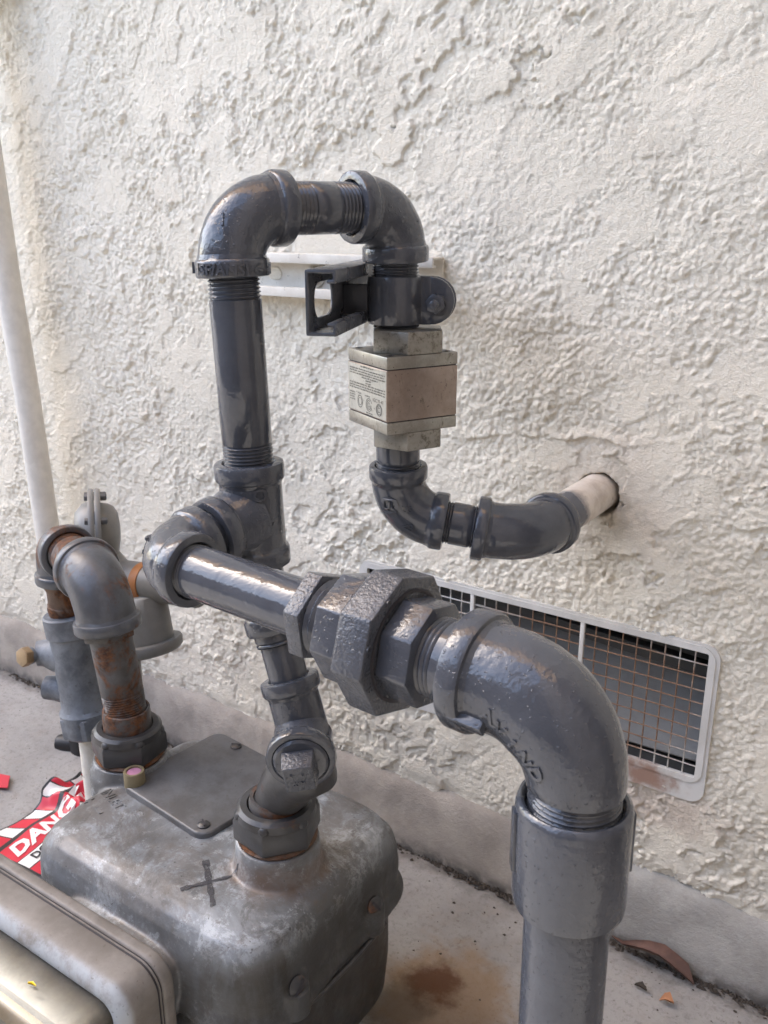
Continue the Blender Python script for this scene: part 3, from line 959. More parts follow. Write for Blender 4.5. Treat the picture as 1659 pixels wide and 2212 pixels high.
sq.add(vs, [(0, 1, 5, 4), (1, 2, 6, 5), (2, 3, 7, 6), (3, 0, 4, 7), (4, 5, 6, 7)]).build('square_head', PR, plug, .0012, 24, lump=.0004, lscale=250)
for q, ch in (((-.0034, .0032), 'P'), ((.0042, .0036), 'P'), ((0, -.0030), 'MILL')):
    flat_text(ch, .0042, PB + dpl * .0482 + pe2 * -q[0] * -1 + pe1 * q[1], pe2, pe1, PC, plug, .0005)
# swivel: a rounded elbow that drops into the union nut
bp = [PT + dlo * .022, PT + dlo * .032, V((-.3660, -.3115, .3010)), V((-.3760, -.3105, .2890)), HUBR + V((.006, 0, .023)), HUBR + V((.001, 0, .014)), HUBR + V((0, 0, .002))]
Geo().tube(bp, [.0155, .0180, .0200, .0204, .0190, .0172, .0170], 40).build('swivel_elbow', M['dark_nut'], mo, 0, 60, lump=.0003)
for k in (0, 1): pass
Geo().lathe(HUBR, vz, [(.018, .0168), (.0185, .0196), (.014, .0206), (.010, .0206)], 44).build('swivel_flange', M['old_rusty'], mo)

# --- meter ------------------------------------------------------------------
MC = V((-.4625, -.305, 0))
mt = thing('gas_meter', 'weathered aluminium gas meter with index window and brown-stained casing', 'gas meter', MC)
def superring(z, hx, hy, p=4.0, cx=0, cy=0, n=112):
    r = []
    for k in range(n):
        t = 2 * math.pi * k / n
        c, s_ = math.cos(t), math.sin(t)
        x = abs(c) ** (2 / p) * math.copysign(1, c) * hx; y = abs(s_) ** (2 / p) * math.copysign(1, s_) * hy
        r.append(V((MC.x + cx + x, MC.y + cy + y, z)))
    return r
upper = [(.1400, .1420, .1045, 6), (.1402, .1422, .1070, 6), (.148, .1422, .1065, 6), (.156, .1388, .1030, 6), (.172, .1378, .1015, 7), (.186, .1370, .1000, 7), (.198, .1345, .0970, 7), (.2065, .1300, .0920, 6.5), (.2115, .1225, .0840, 6), (.2140, .1120, .0730, 5.5), (.2148, .0800, .0450, 4), (.2150, .0280, .0100, 2.5)]
upper = [(q[0], q[1] - .0105, q[2], q[3], 0, .006) for q in upper]
cast = Geo().rings([superring(*q) for q in upper], True, True)
sad = []                                                  # saddle that carries the index box on the front
for y, zt, hw in ((-.340, .196, .056), (-.365, .194, .058), (-.385, .190, .060), (-.402, .186, .061), (-.4165, .185, .062)):
    ring = []
    for k in range(40):
        t = 2 * math.pi * k / 40
        c, s_ = math.cos(t), math.sin(t)
        ring.append(V((-.4660 + abs(c) ** .45 * math.copysign(1, c) * hw, y, zt - .030 + abs(s_) ** .45 * math.copysign(1, s_) * .030)))
    sad.append(ring)
cast.rings(sad, True, True)
for H in (HUBL, HUBR):
    cast.lathe((H.x, H.y, .190), vz, [(0, .037), (.022, .0362), (.027, .0345), (.032, .0330), (.036, .0322), (H.z - .018 - .190, .0315)], 44, cap0=True, cap1=True)
CC = V((-.5020, -.2680, .2120))
ca = R(-6)
cx_, cy_ = V((math.cos(ca), math.sin(ca), 0)), V((-math.sin(ca), math.cos(ca), 0))
def rrect(x0, x1, y0, y1, r, k=6):
    pts = []
    for cx, cy, a in ((x1 - r, y1 - r, 0), (x0 + r, y1 - r, 90), (x0 + r, y0 + r, 180), (x1 - r, y0 + r, 270)):
        for i in range(k + 1):
            t = R(a + 90 * i / k)
            pts.append((cx + r * math.cos(t), cy + r * math.sin(t)))
    return pts
cast.prism(rrect(-.0560, .0595, -.0570, .0570, .012), CC, (cx_, cy_, vz), -.040, -.0075)
BOSS = []
for y in (-.262, -.357):
    nn = V((.92, -.20, .28)).normalized()
    pos = V((-.3355, y, .164))
    BOSS.append((pos, nn))
    cast.lathe(pos - nn * .022, nn, [(0, .021), (.014, .0165), (.022, .0125), (.0245, .0108)], 28, cap0=True, cap1=True)
    cast.lathe(V((-.3375, y, .1405)), vz, [(0, .0125), (.022, .0120)], 24, cap0=True, cap1=True)
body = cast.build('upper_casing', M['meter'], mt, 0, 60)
md = body.modifiers.new('cast', 'REMESH'); md.mode = 'VOXEL'; md.voxel_size = .0015
ms = body.modifiers.new('soft', 'SMOOTH'); ms.factor = .5; ms.iterations = 7
me2 = bpy.data.meshes.new_from_object(body.evaluated_get(bpy.context.evaluated_depsgraph_get()))
body.modifiers.clear(); body.data = me2
me2.materials.clear(); me2.materials.append(M['meter'])
nrm = [v.normal.copy() for v in me2.vertices]
cos_ = [v.co.copy() for v in me2.vertices]
cos_ = [c + q * (mnoise.noise(c * 24) * .0012 + mnoise.noise(c * 75) * .0003) for c, q in zip(cos_, nrm)]
me2.vertices.foreach_set('co', [k for c in cos_ for k in c])
me2.update()
me2.shade_smooth()
lower = [(.142, .1205, .0955, 6), (.130, .1215, .0970, 6), (.08, .1215, .0970, 6), (.045, .1190, .0940, 6), (.034, .1080, .0850, 5)]
lower = [(*q, 0, .006) for q in lower]
Geo().rings([superring(*q) for q in lower], False, True).build('lower_casing', M['meter'], mt, 0, 60, lump=.001, lscale=22)
for sx in (-1, 1):
    Geo().lathe(MC + V((sx * .09, 0, -.002)), vz, [(0, .012), (.045, .012)], 20, cap0=True).build('foot', M['galv'], mt)
MB = bvh_of(body)
# side screws in cast bosses, right-hand flank
def slot_screw(p, d, r, h, ang, name='screw', parent=mt, mat=None):
    d = V(d).normalized()
    g = Geo().lathe(p, d, [(-.004, r), (h * .4, r), (h, r * .55), (h * 1.08, r * .2)], 26, cap1=True)
    o = g.build(name, mat or M['dark_nut'], parent, 0, 50)
    _, a, b = perp(d)
    ax = a * math.cos(ang) + b * math.sin(ang); bx_ = d.cross(ax)
    Geo().box(V(p) + d * h * 1.06, (r * .80, r * .13, h * .09), (ax, bx_, d)).build('slot', M['gasket'], o)
    return o
for (pos, nn), an in zip(BOSS, (.5, 2.3)):
    hit = MB.ray_cast(pos + nn * .05, -nn)[0]
    slot_screw((hit if hit is not None else pos), nn, .0076, .0034, an)
g = Geo().tube([V((-.3312, -.250, .139)), V((-.3300, -.290, .1385)), V((-.3310, -.330, .139)), V((-.336, -.372, .139))], .0021, 12, True, True)
g.build('flange_seam', M['dark_nut'], mt)
# hubs and union nuts
def meter_nut(H, ang, flat=False):
    Geo().lathe((H.x, H.y, H.z - .022), vz, [(0, .0290), (.002, .0305), (.004, .0290), (.006, .0305), (.008, .0285)], 40).build('hub_thread', M['rust'], mt)
    r = .0335
    nut = Geo().lathe((H.x, H.y, H.z - .0145), vz, [(0, r * .95), (.0015, r), (.0165, r), (.0195, r * .955)], 6, ang, (0, -1, 0), True, False)
    ob = nut.build('union_nut', M['dark_nut'], mt, .0022, 26, 2)
    Geo().lathe((H.x, H.y, H.z), vz, [(.0045, .0300), (.0100, .0295), (.0125, .0268), (.0125, .0222), (.0095, .0212), (.004, .0210)], 48).build('nut_shoulder', M['dark_nut'], ob, 0, 40, lump=.0003)
    for k in range(6):
        a = ang + R(60) * k
        d_ = V((math.sin(a), -math.cos(a), 0))
        Geo().lathe(V((H.x, H.y, H.z + .0052)) + d_ * .0262, (d_ + vz * .9).normalized(), [(0, .0048), (.0035, .0044), (.0052, .0026)], 14, cap1=True).build('nut_lug', M['dark_nut'], ob, 0, 60)
    return ob
meter_nut(HUBL, R(8)); meter_nut(HUBR, R(22))
# valve cover on top: a rounded square plate with screws and a pink seal
def cover_pt(a, b, z=0): return CC + cx_ * a + cy_ * b + vz * z
cv = Geo().prism(rrect(-.0540, .0575, -.0550, .0550, .012), CC, (cx_, cy_, vz), -.004, .0085).build('cover_plate', M['cover'], mt, .0022, 30, 3)
Geo().prism(rrect(-.0520, .0555, -.0530, .0530, .012), CC, (cx_, cy_, vz), -.009, -.0035).build('cover_gasket', M['gasket'], mt)
for a, b, an in ((.046, -.0445, 1.0), (.047, .044, 2.4), (-.020, .047, 2.0)):
    slot_screw(cover_pt(a, b, .0085), vz, .0052, .0026, an)
sp = cover_pt(-.045, -.0455, .006)
cup = Geo().lathe(sp, vz, [(0, .0090), (.013, .0090), (.0140, .0084), (.0138, .0064), (.0122, .0062)], 32).build('seal_cup', M['seal_brass'], mt)
Geo().lathe(sp, vz, [(.0118, .0063), (.0126, .0060), (.0124, .0001)], 28).build('seal_disc', M['pink'], cup)
# cast word INLET with arrow, and a faded cross drawn by hand
vs, fs = text_geo('INLET', .0130, .00035, .0001)
drape(vs, fs, (-.556, -.330, .25), (.96, -.28, 0), (.28, .96, 0), MB, 'raised_lettering', M['meter'], body, .00035)
arrow = [V((-.016, 0, 0)), V((-.009, .0045, 0)), V((-.009, .0016, 0)), V((.016, .0016, 0)), V((.016, -.0016, 0)), V((-.009, -.0016, 0)), V((-.009, -.0045, 0))]
av = arrow + [p + V((0, 0, .0008)) for p in arrow]
af = [tuple(range(7, 14))] + [(k, (k + 1) % 7, 7 + (k + 1) % 7, 7 + k) for k in range(7)]
drape(av, af, (-.563, -.344, .25), (.96, -.28, 0), (.28, .96, 0), MB, 'raised_arrow', M['meter'], body, .0001)
def stroke(a, b, w, k=10):
    vs, fs = [], []
    d = (b - a).normalized(); n = V((-d.y, d.x, 0))
    for i in range(k + 1):
        p = a + (b - a) * (i / k)
        ww = w * (1 - .35 * i / k) + .0006 * math.sin(i * 2.1)
        vs += [p - n * ww, p + n * ww]
        if i: fs.append((2 * i - 2, 2 * i - 1, 2 * i + 1, 2 * i))
    return vs, fs
for a, b, w in ((V((-.021, .013, 0)), V((.016, -.017, 0)), .0026), (V((-.015, -.019, 0)), V((.012, .019, 0)), .0016)):
    vs, fs = stroke(a, b, w)
    drape(vs, fs, (-.4130, -.3555, .25), (1, 0, 0), (0, 1, 0), MB, 'marker_cross', M['marker'], body, .0006)
# index box
IX0, IX1, IZ0, IZ1 = -.690, -.3965, .045, .1995
ax_i = (V((1, 0, 0)), vz, V((0, -1, 0)))
ib = Geo().prism(rrect(IX0, IX1, IZ0, IZ1, .020, 8), (0, 0, 0), ax_i, .4130, .4235).build('index_back', M['index'], mt, .003, 34, 3)
Geo().prism(rrect(IX0 + .0018, IX1 - .0018, IZ0 + .0018, IZ1 - .0018, .019, 8), (0, 0, 0), ax_i, .4230, .4285).build('index_gasket', M['gasket'], mt, .0004)
Geo().prism(rrect(IX0 + .0008, IX1 - .0008, IZ0 + .0008, IZ1 - .0008, .0195, 8), (0, 0, 0), ax_i, .4247, .4258).build('gasket_lip', M['index'], mt, .0003)
hs = []
for t, ins in ((.4280, .0006), (.4290, .0002), (.444, .0008), (.450, .0025), (.4545, .0070), (.4560, .0120), (.4550, .0150), (.4440, .0158)):
    hs.append([V((p[0], -t, p[1])) for p in rrect(IX0 + ins, IX1 - ins, IZ0 + ins, IZ1 - ins, max(.02 - ins * .5, .006), 8)])
Geo().rings(hs).build('index_housing', M['index'], mt, 0, 50)
gx0, gx1, gz0, gz1 = IX0 + .0165, IX1 - .0165, IZ0 + .0165, IZ1 - .0165
gl = []
for t, ins in ((.446, .0), (.492, .0015), (.4965, .004), (.498, .009)):
    gl.append([V((p[0], -t, p[1])) for p in rrect(gx0 + ins, gx1 - ins, gz0 + ins, gz1 - ins, .012, 8)])
Geo().rings(gl, False, True).build('index_window', M['clear'], mt, 0, 50)
Geo().prism(rrect(gx0 + .004, gx1 - .004, gz0 + .004, gz1 - .007, .008), (0, 0, 0), ax_i, .441, .4800).build('register_plate', M['tan'], mt, .002)
Geo().box(((gx0 + gx1) / 2, -.4845, gz1 - .020), ((gx1 - gx0) / 2 - .006, .0025, .010)).build('register_strip', M['brown_ledge'], mt, .0008)

# --- old inlet pipework ---------------------------------------------------------
inl = thing('gas_branch', 'rusty old grey inlet pipe with two elbows on the left of the meter', 'gas pipe', HUBL)
EL = V((-.6010, -.2850, .3880)); EF = V((-.7080, -.2450, .3860))
dli = (HUBL - EL).normalized(); dlf = (EF - EL).normalized()
OP, OR_ = M['old_paint'], M['old_rusty']
pipe('pipe', EL + dli * .042, HUBL + V((0, 0, .026)), .0182, OR_, inl, .003, .018)
Geo().lathe(HUBL + V((0, 0, .005)), vz, [(0, .0212), (.020, .0208), (.0235, .0204), (.0240, .0186)], 40).build('swivel_tube', OR_, inl, 0, 40)
el = elbow(EL, dli, dlf, .0250, .0287, .0430, .040, .0105, .0225, OP, inl, name='elbow', rb=.032)
hexnut('bushing', EL + dli * .0425, dli, .0075, .0236, 6, R(10), M['old_rusty'], inl, hint=(0, -1, 0))
pipe('nipple', EL + dlf * .030, EF - dlf * .020, .0195, OR_, inl, .004, .018)
dnf = V((-.012, 0, -1)).normalized()
ef = elbow(EF, -dlf, dnf, .0232, .0262, .0300, .036, .0100, .0200, OP, inl, name='elbow', rb=.018)
Geo().lathe(EF + dnf * .030, dnf, [(-.001, .0215), (.004, .0225), (.012, .0190), (.016, .0170), (.030, .0168), (.031, .0182), (.034, .0182), (.045, .0165)], 36).build('nipple', M['rust'], inl, 0, 40, lump=.0009, lscale=180)

# --- service cock under it --------------------------------------------------------
CK = V((-.7075, -.2450, .3160)); dck = V((.12, 0, -1)).normalized()
ck = thing('gas_cock', 'dull galvanised gas cock with rusty hex bolt on its side lug', 'gas valve', CK + dck * .15)
cb = Geo().lathe(CK, dck, [(0, .0165), (0, .0232), (.0015, .0248), (.021, .0245), (.0225, .0225), (.026, .0222), (.08, .0232), (.098, .0240), (.102, .0270), (.125, .0265), (.1275, .0240), (.1275, .016)], 44).build('cock_body', M['galv'], ck, 0, 35, lump=.0005, lscale=90)
hexnut('hex_end', CK + dck * .104, dck, .022, .0292, 6, R(15), M['galv'], ck, hint=(0, -1, 0), bev=.002)
ld = V((-.72, -.69, 0)).normalized()
LB = V((-.7395, -.2620, .2690))
Geo().tube([CK + dck * .045, (CK + dck * .045) * .45 + LB * .55, LB + V((.004, .006, 0)), LB + V((-.002, 0, 0))], [.020, .0165, .0135, .0125], 28, False, True).build('lug', M['galv'], ck, 0, 60, lump=.0005)
bd = V((.0, -.97, .22)).normalized()
Geo().lathe(LB + bd * .008, bd, [(0, .0085), (.004, .0085)], 24, cap1=True).build('washer', M['galv'], ck)
hexnut('bolt', LB + bd * .011, bd, .0085, .0098, 6, .2, M['brass'], ck, bev=.0008)
Geo().tube([CK + dck * .085 + V((0, 0, 0)), CK + dck * .085 + V((-.026, -.012, .002)), CK + dck * .085 + V((-.036, -.017, .002))], [.016, .0125, .0118], 26, False, True).build('lug', M['galv'], ck, 0, 40)
Geo().tube([CK + dck * .127, V((-.695, -.2435, .10)), V((-.695, -.2430, -.01))], .0135, 28, True, True).build('service_pipe', M['white_paint'], ck)

# --- regulator behind ---------------------------------------------------------------
RG = V((-.754, -.170, .367))
rg = thing('pressure_regulator', 'pale grey gas regulator with bolted round casing and downward bell behind the inlet pipe', 'regulator', RG - V((0, 0, .37)))
dax = V((.62, .78, -.06)).normalized()
Geo().lathe(RG, dax, [(-.020, .012), (-.019, .022), (-.012, .031), (-.0055, .0335)], 40, cap0=True).build('rear_case', M['reg'], rg, 0, 45)
for t in (-.0055, .0010):
    Geo().lathe(RG + dax * t, dax, [(0, .030), (0, .0460), (.0015, .0470), (.0045, .0470), (.0060, .0460), (.0060, .028)], 44).build('flange', M['reg'], rg, 0, 35)
Geo().lathe(RG, dax, [(.0065, .0320), (.014, .0310), (.020, .0280), (.0245, .021), (.0265, .008)], 40, cap1=True).build('front_case', M['reg'], rg, 0, 60)
for k in range(8):
    a = R(45 * k + 10)
    _, a1, a2 = perp(dax)
    c = RG + (a1 * math.cos(a) + a2 * math.sin(a)) * .0420
    Geo().lathe(c, dax, [(-.009, .0038), (.0125, .0038), (.0135, .003)], 6, cap0=True, cap1=True).build('bolt', M['cover'], rg, .0004)
ARM = V((-.722, -.172, .322))
Geo().tube([ARM + V((-.028, 0, .018)), ARM, ARM + V((.05, .002, .008)), ARM + V((.115, .004, .016))], [.022, .0225, .0195, .0190], 32, True, True).build('outlet_arm', M['reg'], rg, 0, 60)
Geo().lathe(ARM + V((.038, .002, .006)), V((.99, .02, .13)), [(0, .0185), (.0005, .0208), (.0115, .0208), (.012, .0185)], 36).build('orange_band', M['orange'], rg)
BL = V((-.672, -.178, .2990))
bell = Geo()
ring = []
for z, hx, hy in ((.022, .012, .010), (.019, .020, .015), (.004, .0245, .019), (-.030, .0275, .022), (-.0305, .0350, .029), (-.033, .0365, .0305), (-.040, .0365, .0305), (-.043, .034, .028)):
    ring.append([BL + V((math.cos(t) * hx, math.sin(t) * hy, z + math.cos(t) * hx * .30)) for t in [2 * math.pi * k / 40 for k in range(40)]])
bell.rings(ring, True, True).build('vent_bell', M['reg'], rg, 0, 50)
Geo().tube([BL + V((-.02, 0, -.02)), BL + V((-.052, .002, .0)), ARM + V((-.02, 0, .004))], [.024, .024, .020], 28, True, True).build('throat', M['reg'], rg, 0, 60)
Geo().tube([BL + V((-.036, .0, -.02)), V((-.712, -.176, .14)), V((-.712, -.176, -.01))], .0125, 24).build('inlet_pipe', M['reg'], rg)

# ================================================================== BRACKETS
# channel screwed along the wall: C-section open to the front
def channel_poly(h, d, lip, t, k=0):
    o = [(-h, 0), (h, 0), (h, d), (h - lip, d), (h - lip, d - .0065), (h - lip + t, d - .0065), (h - lip + t, d - t), (h - t, d - t), (h - t, t), (-h + t, t), (-h + t, d - t), (-h + lip - t, d - t), (-h + lip - t, d - .0065), (-h + lip, d - .0065), (-h + lip, d), (-h, d)]
    return o
ws = thing('strut_channel', 'long white painted metal channel fixed flat along the stucco wall', 'strut channel', (-.55, -.004, .627))
Geo().prism(channel_poly(.0212, .0206, .0095, .0026), (-.4320, -.0045, .6275), (vz, V((0, -1, 0)), V((-1, 0, 0))), 0, .262).build('channel', M['white_paint'], ws, .0010, 30)
for x in (-.632, -.520):
    g = Geo().prism(rrect(-.0085, .0085, -.0062, .0062, .006), (x, -.0074, .6275), (V((1, 0, 0)), vz, V((0, -1, 0))), 0, .0006)
    g.build('slot', M['stucco'], ws)
Geo().lathe((-.5785, -.0075, .6275), (0, -1, 0), [(0, .0120), (.0016, .0120), (.002, .011)], 28, cap1=True).build('washer', M['white_paint'], ws)
hexnut('bolt', (-.5785, -.009, .6275), V((0, -1, 0)), .008, .0082, 6, .3, M['white_paint'], ws)
# stub of channel reaching out from it
sa = V((-.371, .928, 0)).normalized(); sc = V((.928, .371, 0)).normalized()
st = thing('strut_channel', 'short dark grey channel bracket sticking out from the wall beside the pipe clamp', 'strut channel', V((-.470, -.03, .632)))
PAX = E2 + dn2 * ((.6895 - .632))
WEB = V((PAX.x, PAX.y, .6315)) - sc * .0405
g = Geo().prism(channel_poly(.0206, .0206, .0085, .0024), WEB, (vz, sc, sa), -.089, .165)
chn = g.build('channel', M['strut_dark'], st, .0011, 30)
# slot cut right through the web near the open end
cut = Geo().prism(rrect(-.024, .024, -.0115, .0115, .0110), WEB - sa * .052, (sa, vz, sc), -.006, .006).build('slot_cutter', M['strut_dark'])
md = chn.modifiers.new('slot', 'BOOLEAN'); md.object = cut; md.operation = 'DIFFERENCE'; md.solver = 'EXACT'
dg = bpy.context.evaluated_depsgraph_get()
me2 = bpy.data.meshes.new_from_object(chn.evaluated_get(dg))
chn.modifiers.clear(); chn.data = me2
bpy.data.objects.remove(cut)
# clamp: two straps hooked in the channel, bolted together on the far side of the pipe
cl = thing('pipe_clamp', 'grey two-piece pipe clamp with protruding bolt and nut above the valve', 'pipe clamp', V((PAX.x, PAX.y, .61)))
def strap(side):
    """side -1 = the half towards the yard"""
    rp = R1 + .0012; th = .0022
    path = []
    sgn = side
    path.append((-.0375, .0042)); path.append((-.0200, .0042)); 
    for k in range(0, 13):
        a = R(165 - k * 12.3)
        path.append((math.cos(a) * rp, abs(math.sin(a)) * rp))
    path.append((rp + .003, .0040)); path.append((rp + .0085, .0040))
    g = Geo()
    rows = []
    for i, (u, w) in enumerate(path):
        c = V((PAX.x, PAX.y, 0)) + sc * u + sa * (w * sgn)
        o = V((PAX.x, PAX.y, 0)) + sc * u + sa * ((w + th) * sgn)
        if 2 <= i <= 14:
            q = th / rp
            o = V((PAX.x, PAX.y, 0)) + (sc * u + sa * (w * sgn)) * (1 + q)
        hz = .0165 if u > -.0198 else .0102
        rows.append((c, o, hz))
    ear = rp + .0235
    vs, fs = [], []
    for c, o, hz in rows:
        vs += [c + vz * (.627 - hz), c + vz * (.627 + hz), o + vz * (.627 + hz), o + vz * (.627 - hz)]
    for i in range(len(rows) - 1):
        b = i * 4
        for k in range(4):
            k2 = (k + 1) % 4
            fs.append((b + k, b + k2, b + 4 + k2, b + 4 + k))
    fs += [(3, 2, 1, 0), (len(vs) - 4, len(vs) - 3, len(vs) - 2, len(vs) - 1)]
    g.add(vs, fs)
    # rounded ear
    oc = V((PAX.x, PAX.y, .627)) + sc * (rp + .008)
    poly = [(0, -.0164)] + [(math.cos(R(t)) * .0160 + .0010, math.sin(R(t)) * .0164) for t in range(-80, 81, 16)] + [(0, .0164)]
    g2 = Geo().prism([(p[0], p[1]) for p in poly], oc, (sc, vz, sa * sgn), .0039, .0039 + th + .0002)
    body_ = g.build('strap', M['paint_pipe'], cl, .0004, 40)
    return body_, g2
s1, ear1 = strap(-1); ear1.build('ear', M['paint_pipe'], s1, .0004)
s2, ear2 = strap(1); ear2.build('ear', M['paint_pipe'], s2, .0004)
bo = V((PAX.x, PAX.y, .6255)) + sc * (R1 + .0135)
Geo().lathe(bo + sa * .012, -sa, [(0, .0033)] + [(.002 + k * .0011, .0033 if k % 2 else .0028) for k in range(28)] + [(.0335, .0030), (.0340, .0022)], 20, cap1=True).build('bolt', M['strut_dark'], cl)
hexnut('nut', bo - sa * .0062, -sa, .0062, .0073, 6, .25, M['strut_dark'], cl, bev=.0006)
hexnut('bolt_head', bo + sa * .0062, sa, .005, .0073, 6, .1, M['strut_dark'], cl, bev=.0006)

# ================================================================== FOUNDATION VENT
vt = thing('foundation_vent', 'white framed crawl-space vent with rusty wire mesh low in the wall', 'vent', (-.34, 0, .20))
def ringframe(o, i, y0, y1, name, mat, bev=.001):
    po, pi_ = rrect(*o, .014, 8), rrect(*i, .002, 8)
    n = len(po)
    vs = [V((p[0], y, p[1])) for y in (y0, y1) for p in po] + [V((p[0], y, p[1])) for y in (y0, y1) for p in pi_]
    fs = []
    for k in range(n):
        k2 = (k + 1) % n
        fs += [(k, k2, n + k2, n + k), (n + k, n + k2, 3 * n + k2, 3 * n + k), (3 * n + k, 3 * n + k2, 2 * n + k2, 2 * n + k)]
    return Geo().add(vs, fs).build(name, mat, vt, 0, 40)
ringframe((-.5300, -.1505, .1770, .3345), (VX0 + .001, VX1 - .001, VZ0 + .001, VZ1 - .001), -.001, -.0050, 'frame', M['frame'])
ringframe((-.5250, -.1540, .1965, .3322), (VX0 + .0012, VX1 - .0012, VZ0 + .0012, VZ1 - .0012), -.0048, -.0060, 'inner_frame', M['frame'])
g = Geo()
for (c, h) in (((-.34, .09, VZ0 - .002), (.19, .09, .001)), ((-.34, .09, VZ1 + .002), (.19, .09, .001)), ((VX0 - .002, .09, .265), (.001, .09, .064)), ((VX1 + .002, .09, .265), (.001, .09, .064)), ((-.34, .18, .265), (.19, .001, .07))):
    g.box(c, h)
g.build('duct', M['duct'], vt)
bd_ = (V((1, 0, .02)).normalized(), V((0, .75, .66)).normalized(), V((0, -.66, .75)).normalized())
Geo().box((-.335, .075, .262), (.176, .085, .002), bd_).build('inner_board', M['duct_board'], vt, .0008)
Geo().box((-.30, .052, .291), (.14, .006, .006), (V((1, 0, -.06)).normalized(), V((0, 1, 0)), vz)).build('inner_rail', M['duct'], vt, .0008)
WR = .00070
vert_me = None
nx, nz = 28, 10
for k in range(1, nx):
    x = VX1 - (VX1 - VX0) * k / nx
    if k in (9, 18): continue
    if vert_me is None:
        w = Geo().lathe((0, 0, 0), vz, [(-(VZ1 - VZ0) / 2, WR), ((VZ1 - VZ0) / 2, WR)], 6).build('wire', M['wire'], vt)
        vert_me = w.data
    else:
        w = link('wire', vert_me, vt)
    w.location = (x + random.uniform(-.0004, .0004), -.0030, (VZ0 + VZ1) / 2)
    w.rotation_euler = (0, random.uniform(-.004, .004), 0)
hor = None
for k in range(1, nz):
    z = VZ0 + (VZ1 - VZ0) * k / nz
    if hor is None:
        w = Geo().lathe((0, 0, 0), (1, 0, 0), [(-(VX1 - VX0) / 2, WR), ((VX1 - VX0) / 2, WR)], 6).build('wire', M['wire'], vt)
        hor = w.data
    else:
        w = link('wire', hor, vt)
    w.location = ((VX0 + VX1) / 2, -.0040, z + random.uniform(-.0003, .0003))
    w.rotation_euler = (0, random.uniform(-.002, .002), 0)
for k in (9, 18):
    x = VX1 - (VX1 - VX0) * k / nx
    Geo().box((x, -.0040, (VZ0 + VZ1) / 2), (.0022, .0018, (VZ1 - VZ0) / 2 - .0015)).build('mullion', M['frame'], vt, .0005)

# ================================================================== LEFT BACKGROUND AND LITTER
pl = thing('downpipe', 'cream painted vertical conduit in front of the wall at far left', 'conduit', (-1.005, -.045, 0))
ptop = V((-1.060, -.045, 1.20))
Geo().tube([V((-1.005, -.045, -.01)), V((-1.0186, -.045, .305)), V((-1.0254, -.045, .467)), V((-1.0367, -.045, .61)), ptop, V((-1.085, -.045, 1.9))], .0158, 32, True, True).build('conduit', M['cream_pipe'], pl)
for z in (.95, 1.5):
    Geo().box((-1.045, -.022, z), (.034, .024, .010)).build('strap', M['cream_pipe'], pl, .002)

bs = thing('pipe_sleeve', 'black plastic sleeve with a foot standing on the concrete behind the gas cock', 'sleeve', (-.94, -.085, 0))
Geo().lathe((-.927, -.078, 0), (-.05, 0, 1), [(0, .030), (.004, .030), (.075, .026), (.076, .020), (.06, .020)], 32).build('sleeve', M['black'], bs)
Geo().tube([V((-.935, -.090, .004)), V((-.957, -.100, .004)), V((-.966, -.104, .004))], [.014, .013, .010], 20, True, True).build('foot', M['black'], bs)

# danger card lying crumpled on the floor
TO = V((-.806, -.269, 0)); TT = V((-.106, .994, 0)).normalized(); TU = V((-.994, -.106, 0)).normalized()
def tag_z(u, v):
    z = .0045 + .003 * math.sin(u * 46 + v * 30) + .004 * mnoise.noise(V((u * 24, v * 24, 2)))
    k = max(0, min(1, (u - .060) / .03)) 
    z += k * (.010 + .012 * mnoise.noise(V((u * 48, v * 55, 5))) + .008 * abs(math.sin(u * 85 + v * 40)))
    z += .010 * max(0, min(1, (v - .045) / .02)) * k
    return max(z, .0014)
tu, tv_n = 72, 46
U0, U1, V0, V1 = -.016, .150, -.050, .056
vs, fs, uvs = [], [], []
for i in range(tu + 1):
    for j in range(tv_n + 1):
        u, v = U0 + (U1 - U0) * i / tu, V0 + (V1 - V0) * j / tv_n
        rc_ = .022                                            # rounded card corners
        uu, vv_ = u, v
        if u < U0 + rc_ and v > V1 - rc_:
            dx, dy = U0 + rc_ - u, v - (V1 - rc_)
            m = max(dx, dy) / max(1e-9, math.hypot(dx, dy))
            uu, vv_ = U0 + rc_ - dx * m, V1 - rc_ + dy * m
        ku = max(0, uu - .06)
        pu, pv = uu - .25 * ku + .006 * math.sin(vv_ * 90) * min(1, ku * 30), vv_ - .18 * ku + .007 * math.sin(uu * 80) * min(1, ku * 30)
        vs.append(TO + TT * pu + TU * pv + vz * tag_z(uu, vv_)); uvs.append((uu, vv_))
for i in range(tu):
    for j in range(tv_n):
        a = i * (tv_n + 1) + j
        fs.append((a, a + 1, a + tv_n + 2, a + tv_n + 1))
dt = thing('danger_tag', 'crumpled red and white striped danger tag lying on the concrete behind the meter', 'tag', TO)
me = bpy.data.meshes.new('card'); me.from_pydata([tuple(p) for p in vs], [], fs)
uvl = me.uv_layers.new(name='UVMap')
for p in me.polygons:
    for li in p.loop_indices:
        uvl.data[li].uv = uvs[me.loops[li].vertex_index]
me.shade_smooth(); me.materials.append(M['tag'])
card = link('card', me, dt)
CBV = bvh_of(card)
vs, fs = text_geo('DANGER', .0285, 0, .0012, .25)
drape([V((v.x * 1.08 + .054, v.y + .0110, 0)) for v in vs], fs, TO, TT, TU, CBV, 'lettering', M['white_print'], card, .0008)
vs, fs = text_geo('DO NOT', .0150, 0, .0005)
drape([V((v.x + .030, v.y - .0140, 0)) for v in vs], fs, TO, TT, TU, CBV, 'lettering', M['black_print'], card, .0008)

